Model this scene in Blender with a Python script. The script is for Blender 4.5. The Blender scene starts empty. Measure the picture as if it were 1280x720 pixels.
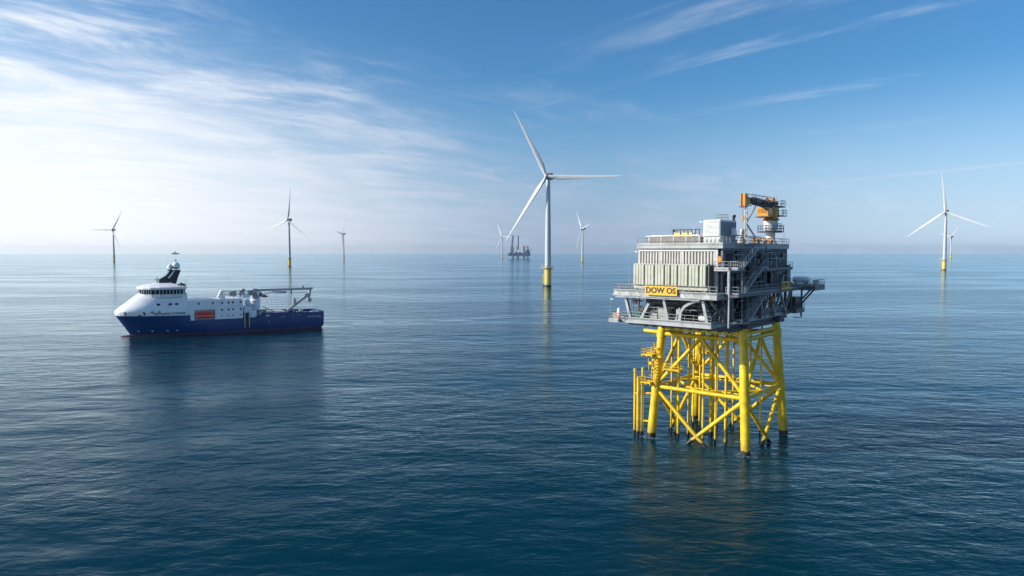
import bpy, math, random
from mathutils import Vector, Matrix
random.seed(7)
PI = math.pi
R = math.radians
sc = bpy.context.scene
col = sc.collection

# ------------------------------------------------------------------ camera
CAM_H = 35.0
cam_d = bpy.data.cameras.new("camera"); cam = bpy.data.objects.new("camera", cam_d); col.objects.link(cam)
cam.location = (0, 0, CAM_H)
cam.rotation_euler = (R(90 - 3.067), 0, 0)
cam_d.sensor_width = 36.0; cam_d.lens = 36.0 * 853 / 1280
cam_d.clip_start = 1.0; cam_d.clip_end = 60000
sc.camera = cam

# ------------------------------------------------------------------ light
SUN_EL, SUN_AZ = 24.0, -96.0           # azimuth measured clockwise from the view direction (+Y)
sun_dir = Vector((math.sin(R(SUN_AZ)) * math.cos(R(SUN_EL)), math.cos(R(SUN_AZ)) * math.cos(R(SUN_EL)), math.sin(R(SUN_EL))))
sl = bpy.data.lights.new("sun", 'SUN'); sl.energy = 5.0; sl.angle = R(0.5); sl.color = (1.0, 0.94, 0.84)
so = bpy.data.objects.new("sun", sl); col.objects.link(so)
so.rotation_euler = sun_dir.to_track_quat('Z', 'Y').to_euler()
so.location = (-200, 0, 300)

world = bpy.data.worlds.new("World"); sc.world = world; world.use_nodes = True
wn = world.node_tree; wn.nodes.clear()
def N(t, ty, **kw):
    n = t.nodes.new(ty)
    for k, v in kw.items(): setattr(n, k, v)
    return n
def math_n(t, op, a, b=None, c=None, clamp=False):
    n = t.nodes.new('ShaderNodeMath'); n.operation = op; n.use_clamp = clamp
    for i, v in enumerate((a, b, c)):
        if v is None: continue
        if isinstance(v, (int, float)): n.inputs[i].default_value = v
        else: t.links.new(v, n.inputs[i])
    return n.outputs[0]
def maprange(t, v, a, b, c, d, smooth=True):
    n = t.nodes.new('ShaderNodeMapRange'); n.interpolation_type = 'SMOOTHSTEP' if smooth else 'LINEAR'
    t.links.new(v, n.inputs[0])
    for i, x in enumerate((a, b, c, d)): n.inputs[i + 1].default_value = x
    return n.outputs[0]
def mixc(t, fac, a, b, blend='MIX'):
    n = t.nodes.new('ShaderNodeMix'); n.data_type = 'RGBA'; n.blend_type = blend
    if isinstance(fac, (int, float)): n.inputs[0].default_value = fac
    else: t.links.new(fac, n.inputs[0])
    for i, v in ((6, a), (7, b)):
        if isinstance(v, tuple): n.inputs[i].default_value = (*v[:3], 1)
        else: t.links.new(v, n.inputs[i])
    return n.outputs[2]

geo = N(wn, 'ShaderNodeTexCoord')
sep = N(wn, 'ShaderNodeSeparateXYZ'); wn.links.new(geo.outputs['Generated'], sep.inputs[0])
X, Y, Z = sep.outputs
zc = math_n(wn, 'MAXIMUM', Z, 0.004)
cmb = N(wn, 'ShaderNodeCombineXYZ')
wn.links.new(X, cmb.inputs[0]); wn.links.new(Y, cmb.inputs[1]); wn.links.new(zc, cmb.inputs[2])
sky = N(wn, 'ShaderNodeTexSky', sky_type='NISHITA'); sky.sun_disc = False
sky.sun_elevation = R(SUN_EL); sky.sun_rotation = R(SUN_AZ)
sky.altitude = 0; sky.air_density = 1.0; sky.dust_density = 1.1; sky.ozone_density = 2.6
wn.links.new(cmb.outputs[0], sky.inputs[0])
# cirrus sheet: the view direction hit with a flat layer, noise stretched along the streaks
den = math_n(wn, 'ADD', zc, 0.12)
px = math_n(wn, 'DIVIDE', X, den); py = math_n(wn, 'DIVIDE', Y, den)
pl = N(wn, 'ShaderNodeCombineXYZ'); wn.links.new(px, pl.inputs[0]); wn.links.new(py, pl.inputs[1])
def layer(az, stretch, scale, detail, rough, dist, off=(0, 0, 0)):
    """noise on the cloud plane, drawn out along the compass direction az"""
    m = N(wn, 'ShaderNodeMapping'); m.vector_type = 'TEXTURE'; m.inputs['Rotation'].default_value = (0, 0, R(90 - az))
    m.inputs['Scale'].default_value = (stretch, 1, 1); m.inputs['Location'].default_value = off
    wn.links.new(pl.outputs[0], m.inputs[0])
    n = N(wn, 'ShaderNodeTexNoise'); n.inputs['Scale'].default_value = scale; n.inputs['Detail'].default_value = detail
    n.inputs['Roughness'].default_value = rough; n.inputs['Distortion'].default_value = dist
    wn.links.new(m.outputs[0], n.inputs['Vector']); return n.outputs['Fac']
big = layer(50, 1.7, 1.0, 5, 0.55, 0.4, (1.7, 0.4, 0))
wisp = layer(48, 2.2, 3.0, 14, 0.66, 0.5, (3.1, 1.2, 0))
fine = layer(58, 6.0, 7.0, 10, 0.7, 0.5)
# the cloud bank fills the west (left); its edge comes down towards the east
edge = math_n(wn, 'SUBTRACT', math_n(wn, 'SUBTRACT', 0.18, math_n(wn, 'MULTIPLY', X, 0.30)), Z)
edge = math_n(wn, 'ADD', edge, math_n(wn, 'MULTIPLY', math_n(wn, 'SUBTRACT', big, 0.5), 0.55))
edge = math_n(wn, 'ADD', edge, math_n(wn, 'MULTIPLY', math_n(wn, 'SUBTRACT', wisp, 0.5), 0.34))
cov = maprange(wn, edge, -0.06, 0.17, 0.0, 1.0)
tex = math_n(wn, 'ADD', math_n(wn, 'MULTIPLY', maprange(wn, wisp, 0.38, 0.64, 0.0, 1.0), 0.72), math_n(wn, 'MULTIPLY', maprange(wn, fine, 0.35, 0.68, 0.0, 1.0), 0.32), None, True)
dens = math_n(wn, 'MULTIPLY', cov, math_n(wn, 'ADD', math_n(wn, 'MULTIPLY', tex, 0.72), maprange(wn, cov, 0.4, 1.0, 0.0, 0.24)))
# separate high streaks across the open blue to the east
stk = layer(-50, 5.0, 2.3, 11, 0.62, 0.45, (8.1, .4, 0))
gate = layer(-50, 1.8, 0.8, 3, 0.5, 0.2, (2.2, 3.3, 0))
stk2 = math_n(wn, 'MULTIPLY', maprange(wn, stk, 0.54, 0.74, 0.0, 0.8), maprange(wn, gate, 0.42, 0.56, 0.0, 1.0))
stk2 = math_n(wn, 'MULTIPLY', math_n(wn, 'MULTIPLY', stk2, maprange(wn, X, -0.22, 0.0, 0.0, 1.0)), maprange(wn, zc, 0.03, 0.11, 0.0, 1.0))
# low haze veil near the horizon, thicker towards the sun
veil = math_n(wn, 'MULTIPLY', maprange(wn, zc, -0.02, 0.25, 1.0, 0.0), 0.80)
veilw = math_n(wn, 'MULTIPLY', maprange(wn, zc, 0.03, 0.33, 1.0, 0.0), maprange(wn, X, 0.05, -0.62, 0.0, 0.90))
cl = math_n(wn, 'MAXIMUM', dens, stk2)
a1 = math_n(wn, 'SUBTRACT', 1.0, math_n(wn, 'MULTIPLY', cl, 0.9))
a2 = math_n(wn, 'SUBTRACT', 1.0, veil); a3 = math_n(wn, 'SUBTRACT', 1.0, veilw)
tot = math_n(wn, 'SUBTRACT', 1.0, math_n(wn, 'MULTIPLY', math_n(wn, 'MULTIPLY', a1, a2), a3), None, True)
glow = maprange(wn, X, 0.10, -0.58, 0.0, 1.0)
east = maprange(wn, X, 0.10, 0.62, 0.0, 1.0)
ccol = mixc(wn, glow, mixc(wn, east, (2.9, 3.6, 4.95), (4.9, 5.9, 7.4)), (7.1, 7.3, 7.7))
ccol = mixc(wn, math_n(wn, 'MULTIPLY', stk2, 0.9), ccol, (4.4, 5.0, 6.0))
skc = mixc(wn, 1.0, sky.outputs[0], (0.40, 0.77, 1.0), 'MULTIPLY')
fincol = mixc(wn, tot, skc, ccol)
bg = N(wn, 'ShaderNodeBackground'); bg.inputs['Strength'].default_value = 0.11
wn.links.new(fincol, bg.inputs[0])
wo = N(wn, 'ShaderNodeOutputWorld'); wn.links.new(bg.outputs[0], wo.inputs[0])

vs = sc.view_settings
vs.view_transform = 'Standard'; vs.look = 'None'; vs.gamma = 1.0; vs.exposure = 0.4; vs.use_curve_mapping = False
sc.render.engine = 'CYCLES'

# ------------------------------------------------------------------ helpers
def tag(o, label=None, cat=None, group=None, kind=None):
    if label: o['label'] = label
    if cat: o['category'] = cat
    if group: o['group'] = group
    if kind: o['kind'] = kind
    return o
def thing(name, label, cat, loc=(0, 0, 0), rotz=0.0, group=None):
    o = bpy.data.objects.new(name, None); col.objects.link(o)
    o.location = loc; o.rotation_euler = (0, 0, rotz); o.empty_display_size = 0.5
    return tag(o, label, cat, group)

class MB:
    """collects shapes into one mesh"""
    def __init__(s): s.v = []; s.f = []; s.m = []; s.sm = []
    def add(s, vs_, fs, mi=0, smooth=False):
        b = len(s.v); s.v += [tuple(p) for p in vs_]
        for f in fs: s.f.append([b + i for i in f]); s.m.append(mi); s.sm.append(smooth)
        return s
    def box(s, x0, x1, y0, y1, z0, z1, mi=0):
        v = [(x, y, z) for z in (z0, z1) for y in (y0, y1) for x in (x0, x1)]
        return s.add(v, [(0, 2, 3, 1), (4, 5, 7, 6), (0, 1, 5, 4), (2, 6, 7, 3), (0, 4, 6, 2), (1, 3, 7, 5)], mi)
    def bar(s, p, q, w, h, mi=0, up=(0, 0, 1)):
        p = Vector(p); q = Vector(q); d = (q - p).normalized(); u = Vector(up)
        if abs(d.dot(u)) > .98: u = Vector((0, 1, 0))
        a = d.cross(u).normalized() * (w / 2); b = a.cross(d).normalized() * (h / 2)
        v = [p - a - b, p + a - b, p + a + b, p - a + b, q - a - b, q + a - b, q + a + b, q - a + b]
        return s.add(v, [(0, 1, 2, 3), (7, 6, 5, 4), (0, 4, 5, 1), (1, 5, 6, 2), (2, 6, 7, 3), (3, 7, 4, 0)], mi)
    def tube(s, p, q, r1, r2=None, n=12, mi=0, cap=True, smooth=True):
        r2 = r1 if r2 is None else r2
        p = Vector(p); q = Vector(q); d = (q - p).normalized()
        u = Vector((0, 0, 1)) if abs(d.z) < .9 else Vector((1, 0, 0))
        a = d.cross(u).normalized(); b = d.cross(a).normalized(); v = []
        for c, r in ((p, r1), (q, r2)):
            for i in range(n):
                t = 2 * PI * i / n; v.append(c + a * (r * math.cos(t)) + b * (r * math.sin(t)))
        s.add(v, [(i, (i + 1) % n, n + (i + 1) % n, n + i) for i in range(n)], mi, smooth)
        if cap: s.add([v[i] for i in range(n)][::-1], [tuple(range(n))], mi); s.add(v[n:], [tuple(range(n))], mi)
        return s
    def path(s, pts, r, n=6, mi=0):
        for a, b in zip(pts[:-1], pts[1:]): s.tube(a, b, r, r, n, mi)
        return s
    def lathe(s, c, prof, n=24, mi=0, axis='Z', smooth=True):
        v = []
        for r, h in prof:
            for i in range(n):
                t = 2 * PI * i / n; x, y = r * math.cos(t), r * math.sin(t)
                if axis == 'Z': v.append((c[0] + x, c[1] + y, c[2] + h))
                elif axis == 'Y': v.append((c[0] + x, c[1] + h, c[2] + y))
                else: v.append((c[0] + h, c[1] + x, c[2] + y))
        f = []
        for k in range(len(prof) - 1):
            for i in range(n): f.append((k * n + i, k * n + (i + 1) % n, (k + 1) * n + (i + 1) % n, (k + 1) * n + i))
        s.add(v, f, mi, smooth)
        m = len(prof) - 1
        if prof[0][0] > 1e-3: s.add(v[:n][::-1], [tuple(range(n))], mi)
        if prof[m][0] > 1e-3: s.add(v[m * n:], [tuple(range(n))], mi)
        return s
    def ball(s, c, r, n=20, mi=0, sz=1.0):
        k = n // 2
        return s.lathe(c, [(max(1e-4, r * math.sin(PI * i / k)), -r * sz * math.cos(PI * i / k)) for i in range(k + 1)], n, mi)
    def prism(s, poly, z0, z1, mi=0):
        n = len(poly)
        v = [(x, y, z0) for x, y in poly] + [(x, y, z1) for x, y in poly]
        s.add(v, [(i, (i + 1) % n, n + (i + 1) % n, n + i) for i in range(n)] + [tuple(range(n))[::-1], tuple(range(n, 2 * n))], mi); return s
    def prism_xz(s, poly, y0, y1, mi=0):
        n = len(poly)
        v = [(x, y0, z) for x, z in poly] + [(x, y1, z) for x, z in poly]
        s.add(v, [(i, (i + 1) % n, n + (i + 1) % n, n + i) for i in range(n)] + [tuple(range(n))[::-1], tuple(range(n, 2 * n))], mi); return s
    def loft(s, rings, mi=0, smooth=False, caps=True, closed=True):
        n = len(rings[0]); v = [p for r in rings for p in r]; f = []
        for k in range(len(rings) - 1):
            for i in range(n if closed else n - 1):
                f.append((k * n + i, k * n + (i + 1) % n, (k + 1) * n + (i + 1) % n, (k + 1) * n + i))
        s.add(v, f, mi, smooth)
        if caps: s.add(rings[0][::-1], [tuple(range(n))], mi); s.add(rings[-1], [tuple(range(n))], mi)
        return s
    def rail(s, pts, h=1.1, step=1.5, r=.042, mi=0, rails=(0.55, 1.1), toe=True):
        pts = [Vector(p) for p in pts]
        for a, b in zip(pts[:-1], pts[1:]):
            L = (b - a).length; k = max(1, round(L / step))
            for i in range(k + 1):
                p = a.lerp(b, i / k); s.tube(p, p + Vector((0, 0, h)), r, r, 5, mi, False)
            for z in rails: s.tube(a + Vector((0, 0, z)), b + Vector((0, 0, z)), r, r, 5, mi, False)
            if toe: s.bar(a + Vector((0, 0, .09)), b + Vector((0, 0, .09)), .02, .15, mi)
        return s
    def lattice(s, p, q, w, h, r=.06, seg=1.5, mi=0, w2=None, h2=None):
        p = Vector(p); q = Vector(q); d = (q - p); L = d.length; d.normalize()
        u = Vector((0, 0, 1)) if abs(d.z) < .9 else Vector((1, 0, 0))
        a = d.cross(u).normalized(); b = a.cross(d).normalized(); k = max(2, round(L / seg))
        w2 = w if w2 is None else w2; h2 = h if h2 is None else h2
        def c(i, j):
            t = i / k; ww = w + (w2 - w) * t; hh = h + (h2 - h) * t
            sx, sy = ((-1, -1), (1, -1), (1, 1), (-1, 1))[j % 4]
            return p + d * (L * t) + a * (sx * ww / 2) + b * (sy * hh / 2)
        for j in range(4): s.tube(c(0, j), c(k, j), r, r, 6, mi)
        for i in range(k):
            for j in range(4):
                x, y = (c(i, j), c(i + 1, j + 1)) if (i + j) % 2 else (c(i, j + 1), c(i + 1, j))
                s.tube(x, y, r * .6, r * .6, 5, mi, False)
        for i in range(k + 1):
            for j in range(4): s.tube(c(i, j), c(i, j + 1), r * .6, r * .6, 5, mi, False)
        return s
    def build(s, name, mats, parent=None, loc=None):
        me = bpy.data.meshes.new(name); me.from_pydata(s.v, [], s.f)
        if not isinstance(mats, (list, tuple)): mats = [mats]
        for m in mats: me.materials.append(m)
        me.polygons.foreach_set('material_index', s.m); me.polygons.foreach_set('use_smooth', s.sm)
        me.validate(); me.update()
        import bmesh
        bm = bmesh.new(); bm.from_mesh(me); 
        bmesh.ops.recalc_face_normals(bm, faces=bm.faces); bm.to_mesh(me); bm.free()
        if any(s.sm):
            try: me.set_sharp_from_angle(angle=R(38))
            except Exception: pass
        o = bpy.data.objects.new(name, me); col.objects.link(o)
        if parent: o.parent = parent
        if loc: o.location = loc
        return o

def text(name, body, size, mat, parent, loc, rot, bold=0.0, depth=.015, spacing=1.0, align='CENTER'):
    cu = bpy.data.curves.new(name, 'FONT'); cu.body = body; cu.size = size; cu.extrude = depth; cu.offset = bold
    cu.align_x = align; cu.align_y = 'CENTER'; cu.space_character = spacing
    t = bpy.data.objects.new(name + "_tmp", cu); col.objects.link(t)
    dg = bpy.context.evaluated_depsgraph_get()
    me = bpy.data.meshes.new_from_object(t.evaluated_get(dg)); bpy.data.objects.remove(t)
    me.name = name; me.materials.clear(); me.materials.append(mat)
    o = bpy.data.objects.new(name, me); col.objects.link(o); o.parent = parent; o.location = loc; o.rotation_euler = rot
    return o

# ------------------------------------------------------------------ materials
MATS = {}
def mat(name, c, rough=.5, metal=0.0, var=.18, scale=.6, stain=None, stain_amt=.35, streak=True, spec=.5, growth=None):
    if name in MATS: return MATS[name]
    m = bpy.data.materials.new(name); m.use_nodes = True; t = m.node_tree
    b = t.nodes['Principled BSDF']; b.inputs['Metallic'].default_value = metal
    b.inputs['Specular IOR Level'].default_value = spec
    tc = N(t, 'ShaderNodeTexCoord')
    n1 = N(t, 'ShaderNodeTexNoise'); n1.inputs['Scale'].default_value = scale; n1.inputs['Detail'].default_value = 6
    n1.inputs['Roughness'].default_value = .6
    t.links.new(tc.outputs['Object'], n1.inputs['Vector'])
    lo = tuple(x * (1 - var) for x in c); hi = tuple(min(.95, x * (1 + var * .6)) for x in c)
    f = maprange(t, n1.outputs['Fac'], .3, .7, 0, 1)
    out = mixc(t, f, lo, hi)
    if stain:
        mp = N(t, 'ShaderNodeMapping'); mp.inputs['Scale'].default_value = (1.6, 1.6, .22 if streak else 1.6)
        t.links.new(tc.outputs['Object'], mp.inputs[0])
        n2 = N(t, 'ShaderNodeTexNoise'); n2.inputs['Scale'].default_value = 1.1; n2.inputs['Detail'].default_value = 7
        n2.inputs['Roughness'].default_value = .7
        t.links.new(mp.outputs[0], n2.inputs['Vector'])
        f2 = math_n(t, 'MULTIPLY', maprange(t, n2.outputs['Fac'], .52, .74, 0, 1), stain_amt)
        out = mixc(t, f2, out, stain)
    if growth is not None:      # marine growth on the splash zone: a dark band that ends at a ragged tide line
        sp = N(t, 'ShaderNodeSeparateXYZ'); t.links.new(tc.outputs['Object'], sp.inputs[0])
        n3 = N(t, 'ShaderNodeTexNoise'); n3.inputs['Scale'].default_value = 1.5; t.links.new(tc.outputs['Object'], n3.inputs['Vector'])
        zz = math_n(t, 'ADD', sp.outputs[2], math_n(t, 'MULTIPLY', n3.outputs['Fac'], .8))
        out = mixc(t, maprange(t, zz, growth + .2, growth + 3.2, .42, 0), out, (.12, .09, .03))
        out = mixc(t, maprange(t, zz, growth, growth + .35, 1, 0), out, (.010, .012, .008))
    t.links.new(out, b.inputs['Base Color'])
    rr = math_n(t, 'ADD', math_n(t, 'MULTIPLY', n1.outputs['Fac'], .25), rough - .12)
    t.links.new(rr, b.inputs['Roughness'])
    MATS[name] = m; return m

YEL = mat('jacket_yellow', (.72, .475, .005), .48, var=.24, stain=(.26, .11, .012), stain_amt=.6, growth=1.05)
YELP = mat('pile_yellow', (.62, .47, .10), .45, var=.12, stain=(.30, .17, .04), stain_amt=.4, growth=1.6)
GALV = mat('galvanised', (.32, .33, .335), .48, .15, var=.2, stain=(.22, .16, .12), stain_amt=.25)
STEEL = mat('deck_steel', (.115, .125, .145), .5, .05, var=.25, scale=1.2, stain=(.17, .11, .08), stain_amt=.4)  # darkened: right-side and underside pieces carry their shade in this colour
STAIR = mat('stair_grey', (.24, .255, .275), .5, .1, var=.2)
STAIR0 = mat('equipment_grey', (.15, .165, .185), .5, .1, var=.2)
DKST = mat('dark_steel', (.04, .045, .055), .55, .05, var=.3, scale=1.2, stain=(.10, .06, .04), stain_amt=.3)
WALLD = mat('module_wall_shaded', (.045, .055, .08), .5, 0, var=.2, stain=(.06, .05, .05), stain_amt=.4)  # shade of the right face is put into this dark wall colour
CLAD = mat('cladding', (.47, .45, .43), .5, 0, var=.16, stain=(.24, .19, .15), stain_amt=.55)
RADI = mat('radiator_beige', (.43, .43, .35), .5, 0, var=.12, stain=(.22, .20, .14), stain_amt=.45)
WHITE = mat('white_paint', (.78, .79, .78), .4, 0, var=.06, stain=(.5, .45, .38), stain_amt=.2)
LGREY = mat('light_grey_paint', (.55, .57, .56), .45, 0, var=.1, stain=(.36, .34, .3), stain_amt=.3)
BLACK = mat('black', (.015, .015, .018), .5, 0, var=.2)
GLASS = mat('dark_glass', (.012, .020, .028), .12, 0, var=.3, spec=.8)
SIGNY = mat('sign_yellow', (.80, .42, .008), .45, 0, var=.12, stain=(.45, .25, .04), stain_amt=.4)
CRY = mat('crane_yellow', (.58, .225, .008), .4, 0, var=.12, stain=(.35, .14, .03), stain_amt=.4)
CRDK = mat('crane_dark', (.045, .05, .065), .5, 0, var=.3)
LOUV = mat('louvre_brown', (.26, .22, .185), .6, 0, var=.25, scale=2)
GREEN = mat('green_paint', (.015, .13, .085), .5, 0, var=.2)
RED = mat('red_paint', (.55, .035, .03), .42, 0, var=.15)
PINK = mat('faded_red', (.62, .28, .25), .6, 0, var=.2)
BEIGE = mat('beige_pipework', (.58, .46, .36), .55, 0, var=.25, scale=2, stain=(.35, .16, .06), stain_amt=.5)
RUST = mat('rusty_orange', (.42, .20, .06), .6, 0, var=.35, scale=2)
HULLB = mat('hull_blue', (.004, .046, .165), .32, 0, var=.16, scale=.15, stain=(.06, .06, .09), stain_amt=.5)
HULLR = mat('boot_red', (.17, .062, .06), .55, 0, var=.25, stain=(.07, .05, .05), stain_amt=.5)
SHIPW = mat('ship_white', (.80, .81, .82), .35, 0, var=.07, scale=.35, stain=(.45, .36, .28), stain_amt=.35)
SHIPD = mat('ship_deck', (.14, .155, .17), .6, 0, var=.3, stain=(.12, .07, .05), stain_amt=.4)
NAVY = mat('mast_navy', (.006, .010, .030), .4, 0, var=.2)
ORG = mat('lifeboat_red', (.85, .045, .035), .38, 0, var=.08)
CRG = mat('ship_crane_grey', (.42, .41, .41), .45, 0, var=.15, stain=(.25, .19, .15), stain_amt=.4)
TURB = mat('turbine_grey', (.44, .46, .48), .38, 0, var=.05, scale=.1)
RIGB = mat('rig_blue', (.05, .09, .17), .5, 0, var=.3, scale=.1)

# ------------------------------------------------------------------ sea (follows the Earth's curve)
ER = 6371000.0
def drop(d): return -d * d / (2 * ER)
def make_sea():
    mb = MB(); n = 128; radii = []; r = 1.0
    while r < 30000: radii.append(r); r = r * 1.13 + .5
    radii.append(30000)
    v = [(0, 0, 0)]
    for r in radii:
        for i in range(n): t = 2 * PI * i / n; v.append((r * math.cos(t), r * math.sin(t), drop(r)))
    f = [(0, 1 + i, 1 + (i + 1) % n) for i in range(n)]
    for k in range(len(radii) - 1):
        for i in range(n): f.append((1 + k * n + i, 1 + (k + 1) * n + i, 1 + (k + 1) * n + (i + 1) % n, 1 + k * n + (i + 1) % n))
    mb.add(v, f, 0, True)
    m = bpy.data.materials.new('sea_water'); m.use_nodes = True; t = m.node_tree
    t.nodes.remove(t.nodes['Principled BSDF'])
    fr = N(t, 'ShaderNodeFresnel'); fr.inputs['IOR'].default_value = 1.333
    gl = N(t, 'ShaderNodeBsdfGlossy'); gl.inputs['Color'].default_value = (.80, .94, 1, 1); gl.inputs['Roughness'].default_value = .105
    df = N(t, 'ShaderNodeBsdfDiffuse'); mx = N(t, 'ShaderNodeMixShader')
    t.links.new(df.outputs[0], mx.inputs[1]); t.links.new(gl.outputs[0], mx.inputs[2])
    t.links.new(mx.outputs[0], t.nodes['Material Output'].inputs[0])
    tc = N(t, 'ShaderNodeTexCoord')
    def nz(scale, sc_, rot, detail, rough=.5, dist=0.0):
        mp = N(t, 'ShaderNodeMapping'); mp.inputs['Scale'].default_value = sc_; mp.inputs['Rotation'].default_value = (0, 0, R(rot))
        t.links.new(tc.outputs['Object'], mp.inputs[0])
        q = N(t, 'ShaderNodeTexNoise'); q.inputs['Scale'].default_value = scale; q.inputs['Detail'].default_value = detail
        q.inputs['Roughness'].default_value = rough; q.inputs['Distortion'].default_value = dist
        t.links.new(mp.outputs[0], q.inputs['Vector']); return q.outputs['Fac']
    swell = nz(.045, (1, 1.7, 1), 12, 3, .5)
    chop = nz(.16, (1, 1.9, 1), -14, 4, .55, .3)
    rip = nz(.75, (1, 1.7, 1), 8, 5, .6, .2)
    slick = maprange(t, nz(.0042, (1, 3.2, 1), 9, 4, .55, .5), .36, .62, .3, 1.5)
    wm = N(t, 'ShaderNodeMapping'); wm.vector_type = 'TEXTURE'; wm.inputs['Location'].default_value = (-92.8, 323.5, 0); wm.inputs['Rotation'].default_value = (0, 0, R(-147.2 - 6.5))
    t.links.new(tc.outputs['Object'], wm.inputs[0]); ws = N(t, 'ShaderNodeSeparateXYZ'); t.links.new(wm.outputs[0], ws.inputs[0])
    wy = math_n(t, 'ADD', ws.outputs[1], math_n(t, 'MULTIPLY', math_n(t, 'SUBTRACT', nz(.03, (1, 1, 1), 0, 3), .5), 16))
    wk = math_n(t, 'MULTIPLY', maprange(t, ws.outputs[0], -230, -20, 0, 1), maprange(t, ws.outputs[0], 0, 4, 1, 0))
    wk = math_n(t, 'MULTIPLY', wk, maprange(t, math_n(t, 'ABSOLUTE', wy), 5, 11, 1, 0))
    slick = math_n(t, 'MULTIPLY', slick, maprange(t, wk, 0, 1, 1, .15))
    h = math_n(t, 'ADD', math_n(t, 'MULTIPLY', swell, SW[0]), math_n(t, 'MULTIPLY', math_n(t, 'MULTIPLY', chop, SW[1]), slick))
    h = math_n(t, 'ADD', h, math_n(t, 'MULTIPLY', math_n(t, 'MULTIPLY', rip, SW[2]), slick))
    bp = N(t, 'ShaderNodeBump'); bp.inputs['Strength'].default_value = 1.0; bp.inputs['Distance'].default_value = 1.0
    t.links.new(h, bp.inputs['Height']); 
    for n_ in (fr, gl): t.links.new(bp.outputs[0], n_.inputs['Normal'])
    t.links.new(math_n(t, 'MULTIPLY', math_n(t, 'POWER', fr.outputs[0], 1.45), 1.28, None, True), mx.inputs[0])
    cc = mixc(t, nz(.012, (1, 2, 1), 20, 3), (.0001, .021, .038), (.0002, .033, .050))
    cc = mixc(t, math_n(t, 'MULTIPLY', wk, math_n(t, 'MULTIPLY', maprange(t, chop, .42, .6, 0, 1), .6)), cc, (.35, .42, .45))
    pr = nz(1.7, (1, 1, 1), 0, 4)       # thin wash where the jacket legs break the surface
    for sx, sy in ((-1, -1), (1, -1), (1, 1), (-1, 1)):
        q_ = Vector((39.3, 128.6, 0)) + Vector((math.cos(-.715), math.sin(-.715), 0)) * (sx * 9.15) + Vector((-math.sin(-.715), math.cos(-.715), 0)) * (sy * 9.15)
        dn = N(t, 'ShaderNodeVectorMath'); dn.operation = 'DISTANCE'; dn.inputs[1].default_value = q_; t.links.new(tc.outputs['Object'], dn.inputs[0])
        ring = math_n(t, 'MULTIPLY', maprange(t, dn.outputs['Value'], 1.0, 2.6, 1, 0), maprange(t, pr, .45, .62, 0, .55))
        cc = mixc(t, ring, cc, (.42, .48, .50))
    t.links.new(cc, df.inputs['Color'])
    return tag(mb.build('water', m), kind='structure')
SW = (.85, .38, .095)
make_sea()

# ------------------------------------------------------------------ haze
hz = MB().box(-31000, 31000, -31000, 31000, -76, 215)
hm = bpy.data.materials.new('haze'); hm.use_nodes = True; ht = hm.node_tree; ht.nodes.clear()
pv = N(ht, 'ShaderNodeVolumePrincipled'); pv.inputs['Color'].default_value = (.82, .93, 1.0, 1); pv.inputs['Density'].default_value = .00002
pv.inputs['Anisotropy'].default_value = .55
oo = N(ht, 'ShaderNodeOutputMaterial'); ht.links.new(pv.outputs[0], oo.inputs['Volume'])
tag(hz.build('haze', hm), kind='stuff')

# ================================================================== OFFSHORE SUBSTATION
PT = -.715
PC = Vector((39.3, 128.6, 0)); PU = Vector((math.cos(PT), math.sin(PT), 0)); PV = Vector((-math.sin(PT), math.cos(PT), 0))
def W(u, v, z=0): return PC + PU * u + PV * v + Vector((0, 0, z))
sub = thing('offshore_substation', 'grey multi-deck offshore substation with corrugated walls standing on a yellow four-legged jacket', 'platform', PC, PT)
hw = lambda z: 9.15 - .065 * z
def leg(sx, sy, z): return Vector((sx * hw(z), sy * hw(z), z))
cs = [(-1, -1), (1, -1), (1, 1), (-1, 1)]
for sx, sy in cs:
    b = MB(); b.tube(leg(sx, sy, -6), leg(sx, sy, 11), .84, .80, 24); b.tube(leg(sx, sy, 11), leg(sx, sy, 21.6), .80, .72, 24)
    for z in (9.6, 19.6): b.tube(leg(sx, sy, z - .7), leg(sx, sy, z + .7), .90, .88, 24)
    b.tube(leg(sx, sy, 2.6), leg(sx, sy, 2.75), .87, .87, 24)
    b.build('jacket_leg', YEL, sub)
for i in range(4):
    a, c = cs[i], cs[(i + 1) % 4]
    P = lambda k, z: leg(k[0], k[1], z)
    for z, r in ((9.6, .36), (19.6, .40)):
        MB().tube(P(a, z), P(c, z), r, r, 16).build('horizontal_brace', YEL, sub)
    top = (P(a, 19.4) + P(c, 19.4)) / 2
    for k in (a, c): MB().tube(top, P(k, 9.9), .34, .34, 16).build('diagonal_brace', YEL, sub)
    MB().tube(P(a, 9.3), P(c, -7.2), .36, .36, 16).build('diagonal_brace', YEL, sub)
    MB().tube(P(c, 9.3), P(a, -7.2), .36, .36, 16).build('diagonal_brace', YEL, sub)
# plan bracing at mid level
for a, c in (((-1, 0), (0, -1)), ((0, -1), (1, 0)), ((1, 0), (0, 1)), ((0, 1), (-1, 0))):
    h = hw(9.6)
    MB().tube((a[0] * h, a[1] * h, 9.6), (c[0] * h, c[1] * h, 9.6), .26, .26, 12).build('plan_brace', YEL, sub)
# beam stubs of the top frame reaching past the left leg
MB().tube((-7.9, -7.9, 19.8), (-11.6, -7.9, 19.9), .36, .36, 16).build('beam_stub', YEL, sub)
MB().tube((7.9, 7.9, 19.7), (7.9, 9.6, 19.7), .36, .36, 16).build('beam_stub', YEL, sub)
MB().bar((-7.9, -7.9, 20.6), (7.9, -7.9, 20.6), .3, .5).bar((7.9, -7.9, 20.6), (7.9, 7.9, 20.6), .3, .5).build('top_frame', YEL, sub)
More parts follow.
